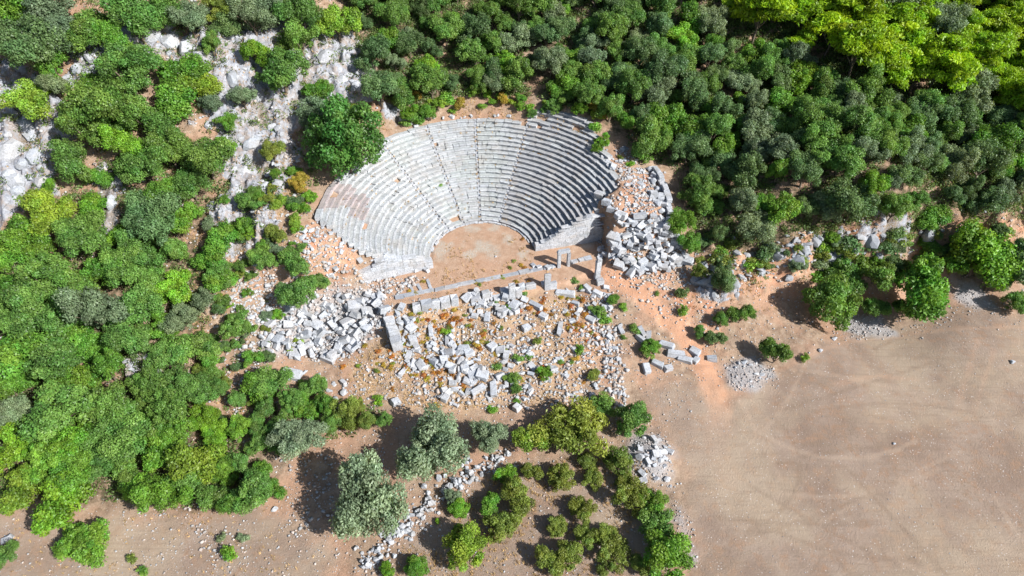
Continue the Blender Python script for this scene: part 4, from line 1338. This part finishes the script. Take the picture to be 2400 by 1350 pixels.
# olives
plant_px('olive', 'olive', 700, 1022, 60, 'small round silvery olive tree, leftmost of the olives')
plant_px('olive', 'olive', 862, 1178, 98, 'largest silvery olive tree, in front of the dry stone wall', sy=1.25, sz=1.2, rz=.25)
plant_px('olive', 'olive', 1018, 1052, 101, 'broad silvery olive tree in the middle of the olive group')
plant_px('olive', 'olive', 1148, 1022, 47, 'small pale olive tree, rightmost of the olives')
plant_px('olive', 'olive', 1062, 1165, 24, 'tiny grey-green olive sapling at the dry stone wall')
plant_px('shrub', 'shrub', 812, 342, 106, 'huge glossy green shrub overhanging the upper left of the seats')
plant_px('shrub', 'grey', 745, 275, 52, 'twiggy grey-green shrub behind the huge shrub left of the seats')

BUSH = [(1240, 1035, 50, 'yellow'), (1350, 1005, 84, 'khaki'), (1410, 950, 40, 'mid'), (1480, 990, 50, 'mid'), (1375, 1080, 25, 'khaki'), (1450, 1088, 40, 'khaki'), (1390, 1125, 28, 'khaki'), (1315, 1122, 38, 'khaki'), (1250, 1110, 31, 'khaki'),
        (1185, 1115, 32, 'bright'), (1212, 1165, 48, 'khaki'), (1145, 1190, 34, 'green'), (1075, 1190, 28, 'bright'), (1172, 1238, 42, 'khaki'), (1365, 1195, 36, 'khaki'), (1305, 1235, 28, 'khaki'), (1375, 1258, 33, 'khaki'),
        (1090, 1290, 56, 'yellow'), (975, 1328, 32, 'green'), (908, 1340, 22, 'bright'), (1075, 1238, 13, 'bright'), (1025, 1224, 9, 'bright'), (1285, 1312, 42, 'khaki'), (1330, 1305, 38, 'khaki'), (1440, 1295, 44, 'khaki'), (1420, 1255, 32, 'khaki'),
        (1480, 1165, 48, 'khaki'), (1530, 1175, 42, 'green'), (1535, 1230, 48, 'mid'), (1560, 1305, 62, 'green'), (1460, 1130, 24, 'khaki'), (1500, 1330, 30, 'khaki'), (1420, 1330, 24, 'khaki')]
for a, b, r_, pal in BUSH:
    lab = {'khaki': 'olive-brown brushy bush in the fenced-off lower field', 'yellow': 'yellow-green brushy bush in the lower field', 'mid': 'dark green bush in the lower field', 'green': 'green bush in the lower field', 'bright': 'bright green small bush in the lower field'}[pal]
    if pal == 'khaki':
        lab = 'olive-brown brushy bush in the lower field'
    if r_ == 84:
        plant_px('bush', pal, a, b, r_, 'biggest olive-brown bush, at the top of the lower field'); continue
    plant_px('bush', pal, a, b, r_, lab, 'bushes of the lower field: ' + pal)

# left forest and slopes (picture position, radius, colour)
LEFT = [(40, 1150, 45, 'yellow'), (130, 1190, 55, 'bright'), (205, 1262, 40, 'green'), (165, 1255, 30, 'green'), (170, 1115, 42, 'green'), (172, 1045, 46, 'bright'), (28, 1045, 46, 'bright'), (295, 1110, 36, 'mid'), (328, 1145, 40, 'green'), (392, 1165, 50, 'green'),
        (453, 1083, 60, 'yellow'), (372, 1060, 45, 'green'), (495, 1165, 42, 'mid'), (590, 1155, 48, 'mid'), (617, 1100, 26, 'green'), (560, 1085, 32, 'mid'), (505, 1020, 28, 'bright'), (478, 978, 28, 'bright'), (390, 975, 50, 'mid'), (345, 920, 40, 'mid'), (267, 955, 55, 'mid'),
        (133, 965, 60, 'mid'), (165, 900, 50, 'green'), (33, 960, 42, 'grey'), (267, 1035, 52, 'mid'), (461, 915, 36, 'mid'), (417, 905, 34, 'mid'), (515, 905, 20, 'mid'), (490, 845, 28, 'green'), (440, 810, 50, 'mid'), (390, 845, 34, 'mid'), (255, 865, 40, 'green'),
        (472, 712, 32, 'grey'), (420, 745, 36, 'grey'), (405, 672, 36, 'bright'), (345, 695, 36, 'bright'), (383, 765, 32, 'green'), (311, 722, 50, 'mid'), (240, 740, 55, 'grey'), (83, 728, 50, 'mid'), (33, 672, 46, 'green'), (110, 660, 45, 'mid'), (183, 672, 46, 'mid'),
        (50, 822, 56, 'green'), (128, 840, 55, 'mid'), (194, 795, 42, 'green'), (590, 840, 22, 'green'), (600, 905, 42, 'green'), (645, 895, 36, 'mid'), (555, 935, 24, 'mid'), (560, 770, 34, 'mid'), (511, 655, 34, 'green'), (300, 640, 42, 'mid'), (20, 900, 40, 'green'),
        (100, 1080, 44, 'green'), (230, 1085, 36, 'mid'), (10, 750, 40, 'mid'), (160, 740, 44, 'mid'), (310, 800, 44, 'mid'), (530, 1110, 30, 'green'), (430, 1130, 32, 'mid'), (330, 1010, 40, 'green'), (80, 1010, 40, 'mid'), (210, 1000, 40, 'green'), (420, 1010, 32, 'green'), (550, 1180, 30, 'green'), (640, 1150, 22, 'green'),
        (735, 905, 28, 'mid'), (765, 945, 34, 'green'), (860, 990, 26, 'khaki'), (810, 970, 34, 'khaki'), (720, 960, 26, 'green'), (680, 950, 30, 'mid'), (640, 1000, 28, 'mid'), (600, 990, 28, 'mid'), (10, 1300, 24, 'mid'), (600, 1040, 26, 'mid'), (655, 1045, 22, 'mid'), (700, 940, 28, 'green'), (790, 985, 28, 'mid'), (840, 960, 22, 'khaki'), (770, 1000, 24, 'mid'), (620, 960, 28, 'mid'), (900, 985, 18, 'mid'), (560, 1010, 24, 'green')]
UL = [(75, 120, 62, 'dark'), (120, 165, 34, 'green'), (65, 240, 46, 'yellow'), (135, 210, 30, 'grey'), (205, 60, 50, 'mid'), (110, 40, 60, 'grey'), (310, 30, 62, 'mid'), (445, 50, 40, 'grey'), (530, 55, 36, 'dark'), (495, 105, 26, 'mid'), (590, 40, 45, 'grey'), (700, 35, 50, 'mid'),
      (790, 50, 50, 'yellow'), (705, 95, 42, 'mid'), (605, 125, 40, 'bright'), (660, 165, 58, 'mid'), (735, 205, 34, 'green'), (295, 165, 62, 'mid'), (220, 205, 40, 'green'), (415, 155, 50, 'green'), (460, 195, 42, 'yellow'), (410, 235, 55, 'green'), (250, 250, 58, 'mid'), (200, 310, 52, 'mid'),
      (330, 275, 50, 'mid'), (385, 300, 50, 'mid'), (490, 235, 30, 'grey'), (570, 228, 33, 'grey'), (530, 283, 25, 'green'), (300, 350, 44, 'bright'), (170, 385, 48, 'mid'), (225, 410, 30, 'green'), (485, 375, 56, 'mid'), (530, 345, 24, 'bright'), (340, 395, 50, 'mid'), (400, 360, 45, 'mid'), (450, 440, 40, 'mid'),
      (380, 465, 45, 'green'), (325, 480, 36, 'mid'), (215, 485, 36, 'bright'), (115, 435, 18, 'bright'), (110, 490, 52, 'yellow'), (45, 545, 48, 'green'), (90, 585, 36, 'green'), (200, 560, 55, 'mid'), (360, 530, 62, 'dark'), (430, 510, 36, 'green'), (285, 555, 34, 'bright'), (330, 595, 45, 'mid'), (240, 625, 52, 'green'), (410, 590, 36, 'mid'),
      (515, 560, 40, 'green'), (565, 535, 34, 'green'), (490, 605, 40, 'green'), (580, 472, 26, 'mid'), (525, 467, 14, 'green'), (690, 515, 22, 'yellow'), (645, 548, 26, 'khaki'), (685, 608, 42, 'mid'), (620, 612, 32, 'mid'), (515, 650, 34, 'mid'), (350, 650, 40, 'mid'), (90, 640, 40, 'green'), (20, 610, 40, 'green'),
      (700, 690, 44, 'mid'), (735, 660, 34, 'mid'), (655, 470, 22, 'yellow'), (700, 430, 26, 'gold'), (640, 360, 28, 'khaki'), (890, 205, 46, 'dark'), (825, 262, 18, 'yellow'), (880, 272, 14, 'yellow'), (255, 300, 36, 'mid'), (30, 20, 50, 'green'), (380, 20, 44, 'mid'), (640, 15, 44, 'grey'), (5, 95, 30, 'mid'), (140, 90, 44, 'grey'), (270, 100, 40, 'green'), (510, 20, 36, 'khaki')]
ZL = {'dark': 'dark', 'mid': 'mid green', 'green': 'fresh green', 'bright': 'bright green', 'yellow': 'yellow-green', 'grey': 'grey-green', 'khaki': 'olive-brown', 'gold': 'golden'}
for a, b, r_, pal in LEFT:
    where = 'in the lower left thicket' if a < 480 else 'on the stony left slope'
    kind = 'oak' if pal in ('mid', 'dark', 'grey', 'khaki') else ('carob' if rgt.random() < .6 else 'oak')
    plant_px(kind, pal, a, b, r_ * 1.2, f'{ZL[pal]} {"leafy" if kind == "carob" else "evergreen"} tree {where}', f'{ZL[pal]} {kind} trees {where}')
for a, b, r_, pal in UL:
    where = 'among the upper left crags' if b < 330 else 'on the left hillside'
    kind = 'oak' if pal in ('mid', 'dark', 'grey', 'khaki', 'gold') else ('carob' if rgt.random() < .5 else 'oak')
    plant_px(kind, pal, a, b, r_ * 1.05, f'{ZL[pal]} {"leafy" if kind == "carob" else "evergreen"} tree {where}', f'{ZL[pal]} {kind} trees {where}')
# single trees and bushes along the right-hand bank
for kind, a, b, r_, pal, lab in [('oak', 1594, 529, 33, 'green', 'upper of two green bushes just outside the curved platform wall'), ('oak', 1617, 570, 28, 'green', 'lower of two green bushes just outside the curved platform wall'),
        ('oak', 1695, 660, 40, 'dark', 'dark evergreen tree on the orange bank right of the block heap'), ('cushion', 1599, 689, 20, 'dark', 'small dark shrub on the rocks above the path'), ('cushion', 1599, 731, 18, 'bright', 'round bright green shrub right of the path'),
        ('bush', 1639, 780, 17, 'mid', 'small round bush casting a shadow across the path'), ('bush', 1679, 797, 27, 'dark', 'dark ragged bush beside the path end'), ('bush', 1737, 742, 32, 'mid', 'twiggy green bush at the corner of the bare soil patch'), ('bush', 1688, 751, 20, 'mid', 'small bush left of the twiggy bush by the bare soil'),
        ('bush', 1817, 834, 38, 'mid', 'lone dark green bush with a long shadow beside the gravel heap'), ('cushion', 1886, 840, 12, 'bright', 'tiny bright shrub on the gravel strip'), ('bush', 1937, 722, 62, 'mid', 'large round evergreen bush at the corner of the field'),
        ('bush', 1977, 655, 50, 'mid', 'evergreen tree behind the large round bush at the field corner'), ('bush', 2058, 636, 54, 'mid', 'evergreen tree under the earth bank, middle of the right clump'), ('bush', 2158, 688, 78, 'green', 'biggest rounded evergreen at the upper field edge'), ('bush', 2048, 724, 30, 'mid', 'low bush behind the pale gravel fan'),
        ('carob', 2308, 588, 68, 'bright', 'broad bright leafy tree below the earth bank at far right'), ('carob', 2243, 612, 38, 'green', 'leafy tree left of the broad bright tree at far right'), ('oak', 2388, 622, 45, 'dark', 'dark tree at the right picture edge above the field'), ('bush', 2381, 712, 26, 'mid', 'bush on stones at the right end of the field edge'),
        ('bush', 2185, 592, 24, 'mid', 'small bush below the red earth face'), ('cushion', 1923, 577, 22, 'bright', 'low bright shrub clinging to the earth bank'), ('oak', 1683, 547, 28, 'dark', 'dark bush at the lower edge of the right forest'), ('bush', 2120, 730, 26, 'mid', 'low bush between gravel fan and biggest evergreen'), ('oak', 2330, 650, 34, 'dark', 'dark low tree beneath the broad bright tree'), ('bush', 1640, 640, 20, 'khaki', 'brown-green bush on the rocks below the heap')]:
    plant_px(kind, pal, a, b, r_ * 1.05, lab, sz=1.2)

# the big forest behind and right of the theatre
FP = wpoly(FOREST)
lo, hi = FP.min(0), FP.max(0)
pts = []
tries = 0
while tries < 16000 and len(pts) < 330:
    tries += 1
    x, y = rgt.uniform(lo[0], hi[0]), rgt.uniform(lo[1], hi[1])
    if not inpoly(FP, x, y):
        continue
    r_ = rgt.choice([1.7, 2.0, 2.3, 2.6, 2.9, 3.2, 3.5])
    a, b = pix(x, y, gz(x, y) + r_)
    pinez = a > 1680 and b < 70 + (a - 1680) * .28
    if pinez:
        r_ *= 1.35
    if any((x - a) ** 2 + (y - b) ** 2 < ((r_ + q) * (.5 if pinez else .52)) ** 2 for a, b, q in pts):
        continue
    if any((x - a) ** 2 + (y - b) ** 2 < ((r_ + q) * .5) ** 2 for a, b, q in TREES):
        continue
    pts.append((x, y, r_))


for x, y, r_ in pts:
    a, b = pix(x, y, gz(x, y) + r_)
    pinezone = a > 1680 and b < 70 + (a - 1680) * .28
    q = rgt.random()
    if pinezone and q < .8:
        plant('pine', 'pine', x, y, r_ * 1.1, 'bright yellow-green pine in the upper right forest', 'pines of the upper right forest'); continue
    if a < 1000:
        where = 'in the forest above the left seats'
    elif a < 1450:
        where = 'in the forest behind the seats'
    elif a < 1900:
        where = 'in the forest right of the seats'
    else:
        where = 'in the forest above the bank'
    pal = 'dark' if q < .30 else ('mid' if q < .64 else ('green' if q < .80 else ('bright' if q < .82 else 'grey')))
    kind = 'carob' if pal in ('green', 'bright') and rgt.random() < .6 else 'oak'
    plant(kind, pal, x, y, r_ * 1.12, f'{ZL[pal]} {"leafy" if kind == "carob" else "evergreen"} tree {where}', f'{ZL[pal]} {kind} trees {where}')
print('forest', len(pts), 'trees', len(TREES))

# low shrubs among the ruins
SM = [(1276, 873, 22, 'bright'), (1357, 821, 17, 'green'), (1315, 848, 10, 'mid'), (1260, 801, 15, 'khaki'), (1436, 703, 19, 'green'), (1403, 730, 20, 'mid'), (1462, 720, 14, 'green'), (1419, 752, 17, 'green'), (1488, 772, 16, 'mid'), (1524, 817, 28, 'green'), (1462, 792, 10, 'mid'),
      (1240, 837, 12, 'green'), (1214, 840, 15, 'mid'), (1204, 886, 20, 'mid'), (1211, 912, 16, 'mid'), (1165, 860, 14, 'mid'), (1178, 817, 12, 'khaki'), (1211, 941, 9, 'green'), (1155, 961, 15, 'green'), (1195, 720, 13, 'green'), (1162, 708, 9, 'green'), (1045, 777, 14, 'bright'), (886, 939, 16, 'bright'),
      (743, 910, 20, 'dark'), (712, 897, 15, 'mid'), (1340, 850, 8, 'mid'), (1390, 880, 20, 'khaki'), (1345, 660, 12, 'mid'), (1362, 675, 10, 'mid'), (1495, 612, 10, 'mid'), (1540, 690, 9, 'mid'), (1030, 432, 9, 'mid'), (1246, 268, 16, 'mid'), (1243, 254, 13, 'bright'), (1220, 232, 16, 'green'), (1200, 240, 12, 'yellow'), (1175, 228, 15, 'yellow'), (1155, 240, 13, 'green'), (1130, 250, 12, 'green'), (1140, 222, 16, 'bright'),
      (1275, 262, 14, 'mid'), (1395, 300, 20, 'green'), (1413, 330, 22, 'bright'), (1400, 350, 16, 'green'), (1478, 385, 11, 'bright'), (1455, 370, 9, 'khaki'), (1500, 350, 28, 'mid'), (1510, 370, 22, 'green'), (985, 285, 18, 'green'), (960, 265, 26, 'bright'), (1000, 268, 24, 'green'), (950, 290, 14, 'mid'), (1060, 262, 10, 'bright'), (1230, 690, 9, 'mid'), (840, 858, 7, 'yellow'), (855, 812, 8, 'gold'), (700, 800, 12, 'yellow'), (680, 820, 10, 'yellow'), (540, 1300, 22, 'bright'), (570, 1260, 14, 'grey'), (310, 1310, 12, 'khaki'), (335, 1340, 14, 'green'), (220, 1300, 10, 'grey'), (520, 1260, 14, 'grey'), (1390, 230, 22, 'green'), (1330, 225, 24, 'mid'), (1110, 215, 20, 'green'), (1050, 230, 24, 'green')]
for a, b, r_, pal in SM:
    where = 'on the rim above the seats' if b < 420 else ('in the lower left field' if a < 600 else ('in the left rubble' if a < 930 else 'among the fallen blocks in front of the stage'))
    kind = 'bush' if r_ > 15 and rgt.random() < .5 else 'cushion'
    plant_px(kind, pal, a, b, r_, f'{ZL[pal]} {"bush" if kind == "bush" else "cushion shrub"} {where}', f'{ZL[pal]} {kind} {where}')
# ochre and rusty dry cushions on the slope
rgq = random.Random(31)
OP = wpoly(OCHRE[0]); lo, hi = OP.min(0), OP.max(0)
n = 0
CL = [on_ground(*q)[:2] for q in ((1000, 735), (1040, 750), (1090, 740), (1020, 880), (1060, 905), (985, 860), (1300, 705), (1340, 720), (1350, 745), (1240, 660), (890, 850), (1270, 715), (960, 800), (1120, 800))]
while n < 170:
    x, y = rgq.uniform(lo[0], hi[0]), rgq.uniform(lo[1], hi[1])
    if not inpoly(OP, x, y) or (min((x - q[0]) ** 2 + (y - q[1]) ** 2 for q in CL) > 4.5 and rgq.random() < .9):
        continue
    pal = rgq.choice(['ochre', 'ochre', 'gold', 'gold', 'khaki', 'rust'])
    w_ = {'ochre': 'ochre', 'gold': 'golden', 'khaki': 'olive-brown', 'rust': 'rusty red'}[pal]
    plant('cushion', pal, x, y, rgq.uniform(.25, .62), f'small {w_} dry cushion plant on the slope before the stage', f'{w_} cushions on the ochre slope', sz=.8)
    n += 1
for a, b, pal in ((1010, 707, 'ochre'), (1020, 703, 'gold'), (1230, 628, 'ochre'), (1222, 622, 'gold'), (1205, 612, 'khaki'), (1115, 662, 'gold'), (1125, 668, 'khaki'), (1155, 652, 'gold'), (1178, 650, 'khaki'), (975, 686, 'gold'), (992, 660, 'gold'), (960, 683, 'gold'), (935, 728, 'gold'), (1210, 660, 'gold'), (1240, 660, 'ochre'), (1195, 628, 'khaki'), (1222, 548, 'gold'), (1225, 560, 'ochre'), (1250, 352, 'gold'), (1265, 362, 'ochre'), (1197, 322, 'gold')):
    w_ = {'ochre': 'ochre', 'gold': 'golden', 'khaki': 'olive-brown'}[pal]
    plant_px('cushion', pal, a, b, 7, f'small {w_} cushion plant on the stage, orchestra or seats', f'{w_} cushions on the stage and seats', sz=.7)

# small scrub on the stony left slope
SP_ = wpoly([(470, 560), (600, 440), (680, 380), (730, 470), (720, 640), (640, 780), (660, 900), (560, 1060), (460, 960)]); lo_, hi_ = SP_.min(0), SP_.max(0)
n_ = 0
while n_ < 85:
    x, y = rgq.uniform(lo_[0], hi_[0]), rgq.uniform(lo_[1], hi_[1])
    if not inpoly(SP_, x, y):
        continue
    pal = rgq.choice(['mid', 'green', 'grey', 'khaki', 'bright', 'dark'])
    plant('bush', pal, x, y, rgq.uniform(.5, 1.5), f'small {ZL[pal]} scrub bush on the stony left slope', f'small {ZL[pal]} scrub on the left slope'); n_ += 1
# scrub on the right-hand bank
for i_ in range(90):
    a, b = rgq.uniform(1640, 2380), 0
    b = rgq.uniform(560, 650) - max(0, a - 1900) * .06
    pal = rgq.choice(['khaki', 'mid', 'grey', 'khaki', 'dark', 'dark', 'green'])
    w_ = {'ochre': 'ochre', 'gold': 'golden', 'khaki': 'olive-brown', 'mid': 'mid green', 'grey': 'grey-green', 'dark': 'dark', 'green': 'fresh green'}[pal]
    plant_px('bush' if rgq.random() < .5 else 'cushion', pal, a, b, rgq.uniform(8, 27), f'{w_} scrub bush on the rocky earth bank', f'{w_} scrub on the earth bank')
for i_ in range(26):
    a, b = rgq.uniform(960, 1440), rgq.uniform(215, 275)
    q = np.hypot(*on_ground(a, b)[:2])
    if q < 25.3:
        continue
    pal = rgq.choice(['green', 'bright', 'mid', 'yellow', 'khaki', 'gold'])
    w_ = {'gold': 'golden', 'khaki': 'olive-brown', 'mid': 'mid green', 'yellow': 'yellow-green', 'bright': 'bright green', 'green': 'fresh green'}[pal]
    plant_px('bush', pal, a, b, rgq.uniform(12, 26), f'{w_} bush between the top seats and the forest edge', f'{w_} bushes behind the top seats')
# dry grass: nobody could count it
GP = [(FIELD[1], 1.2), ([(1030, 560), (1060, 540), (1200, 540), (1250, 590), (1240, 625), (1010, 670)], 3.0), ([(930, 700), (1300, 625), (1300, 645), (940, 720)], 2.5), ([(1640, 590), (1760, 580), (1900, 570), (2100, 550), (2300, 530), (2300, 580), (2000, 620), (1850, 700), (1720, 690)], 6.0), (OCHRE[0], 6.0), (ORANGE[0], 1.2), (ORANGE[2], 2.5), ([(600, 380), (720, 380), (720, 480), (620, 520)], 6.0), ([(1060, 225), (1400, 225), (1390, 262), (1060, 270)], 6.0), ([(840, 230), (930, 260), (930, 310), (870, 300)], 6.0), ([(440, 500), (640, 480), (700, 640), (640, 760), (560, 1000), (440, 1000)], 5), ([(-60, -20), (850, -20), (900, 260), (720, 420), (740, 560), (600, 640), (400, 560), (-60, 560)], 2.5), (FIELD[2], 5.0), ([(1480, 560), (1700, 640), (1880, 620), (1800, 760), (1600, 720)], 2.0), ([(1630, 600), (1780, 590), (1760, 640)], 3.0)]
G = []
for p, d_ in GP:
    P = wpoly(p); lo, hi = P.min(0), P.max(0); n = int((hi[0] - lo[0]) * (hi[1] - lo[1]) * d_)
    xy = RNG.uniform(lo, hi, (n, 2)); xy = xy[sdf_poly(P, xy[:, 0], xy[:, 1]) < 0]
    xy = xy[fbm(xy[:, 0] * .5, xy[:, 1] * .5, 66) > .48]
    G.append(xy)
ws = []
for _ in range(330):
    k_ = rgq.randrange(0, 25); aR_, aL_ = seat_limits(k_); th_ = R(rgq.uniform(aR_ + 1, aL_ - 1))
    if rgq.random() < .4:
        th_ = R(rgq.choice(STAIRS) + rgq.uniform(-1, 1))
        if not R(aR_) < th_ < R(aL_): continue
    r_ = R0 + k_ * RD + rgq.uniform(-.06, .0)
    ws.append((r_ * math.cos(th_), r_ * math.sin(th_)))
ws = np.array(ws)
NW = len(ws)
G = np.concatenate(G + [ws])
nb = 9
gz_ = ground(G[:, 0], G[:, 1]); gz_[-NW:] = np.floor((np.hypot(ws[:, 0], ws[:, 1]) - R0 + .1) / RD) * RH - .05
base = np.repeat(np.c_[G, gz_], nb, 0); n = len(base)
a_ = RNG.uniform(0, 6.28, n); ln = RNG.uniform(.12, .38, n); out = RNG.uniform(.05, .22, n)
base[:, :2] += RNG.normal(0, .06, (n, 2))
tip = base + np.c_[np.cos(a_) * out, np.sin(a_) * out, ln]
sd = np.c_[-np.sin(a_), np.cos(a_), np.zeros(n)] * .028
V = np.stack([base - sd, base + sd, tip], 1).reshape(-1, 3)
me = mesh_np('dry_grass', V, np.arange(n * 3).reshape(-1, 3), M_GRASS)
tv = np.repeat(RNG.random((len(G), 1)), nb, 0); attr_color(me, 'leaf', np.repeat(np.c_[tv, RNG.random((n, 1)) * .6 + .2, tv], 3, 0))
o = link('dry_grass', me, color=(.50, .36, .17)); o['kind'] = 'stuff'; tag(o, 'straw-coloured dry grass tufts between the stones', 'grass')
print('grass', len(G), 'objects', len(bpy.data.objects))

# ------------------------------------------------------------------ undergrowth between the trees: one mass
U = []
for p, d_ in ((FOREST, 3.0), (LFOREST, 1.8), ([(480, 560), (640, 560), (620, 760), (600, 1000), (480, 1000)], .25), ([(-60, -20), (850, -20), (900, 240), (760, 300), (740, 440), (640, 560), (470, 560), (-60, 560)], .55), ([(1600, 560), (1760, 570), (2400, 520), (2400, 600), (2000, 640), (1800, 680), (1650, 680)], .45), ([(600, 880), (900, 960), (900, 1000), (600, 1060)], .5)):
    P = wpoly(p); lo, hi = P.min(0), P.max(0); n = int((hi[0] - lo[0]) * (hi[1] - lo[1]) * d_)
    xy = RNG.uniform(lo, hi, (n, 2)); xy = xy[sdf_poly(P, xy[:, 0], xy[:, 1]) < 0]
    U.append(xy[fbm(xy[:, 0] * .25, xy[:, 1] * .25, 44) > .38])
U = np.concatenate(U)
nl = 34
rad = np.repeat(RNG.uniform(.4, 1.15, len(U)), nl)
d = RNG.normal(size=(len(U) * nl, 3)); d[:, 2] = abs(d[:, 2]) * .8; d /= np.linalg.norm(d, axis=1, keepdims=True)
C = np.repeat(np.c_[U, ground(U[:, 0], U[:, 1])], nl, 0) + d * (rad * RNG.uniform(.6, 1.05, len(rad)))[:, None] * np.array([1, 1, .8])
nn = d * .6 + RNG.normal(size=d.shape) * .45; nn /= np.linalg.norm(nn, axis=1, keepdims=True)
V, Fq = leaf_quads(C, nn, RNG.uniform(.13, .26, len(C)), 1.3)
me = mesh_np('undergrowth', V, Fq, M_LEAF)
tv = np.clip(.45 + np.repeat(RNG.normal(0, .22, len(U)), nl) + RNG.normal(0, .12, len(C)), 0, 1); th_ = np.clip(np.repeat(RNG.random(len(U)), nl), 0, 1)
attr_color(me, 'leaf', np.repeat(np.c_[tv, th_, tv], 4, 0))
o = link('undergrowth', me, color=(.13, .20, .058)); o['kind'] = 'stuff'; tag(o, 'low green undergrowth filling the gaps between forest trees', 'undergrowth')

# ------------------------------------------------------------------ labels: single out look-alike trees by their place in their group
ORD = ['leftmost', 'second from left', 'third from left', 'fourth from left', 'fifth from left', 'sixth from left', 'seventh from left']
ROWS = ['top row', 'second row', 'third row', 'fourth row', 'fifth row', 'sixth row', 'seventh row', 'eighth row', 'ninth row', 'tenth row', 'eleventh row', 'twelfth row']
byg = {}
for o in bpy.data.objects:
    if o.parent is None and o.get('group') and (o.get('category') in ('tree', 'bush', 'rock') or o['label'].startswith(('large', 'long'))):
        byg.setdefault(o['label'], []).append(o)
for lab, L_ in byg.items():
    if len(L_) > 80: print('TOO MANY', lab, len(L_))
    if len(L_) < 2 or len(L_) > 80:
        continue
    L_.sort(key=lambda o: pix(*o.location)[1])
    rows = [L_[i:i + 7] for i in range(0, len(L_), 7)]
    for ri, row in enumerate(rows):
        row.sort(key=lambda o: pix(*o.location)[0])
        for ci, o in enumerate(row):
            od = ('rightmost' if ci == len(row) - 1 and len(row) > 1 else ('only one' if len(row) == 1 else ORD[ci]))
            o['label'] = f'{lab}, {od}' + (f', {ROWS[ri]}' if len(rows) > 1 else '')
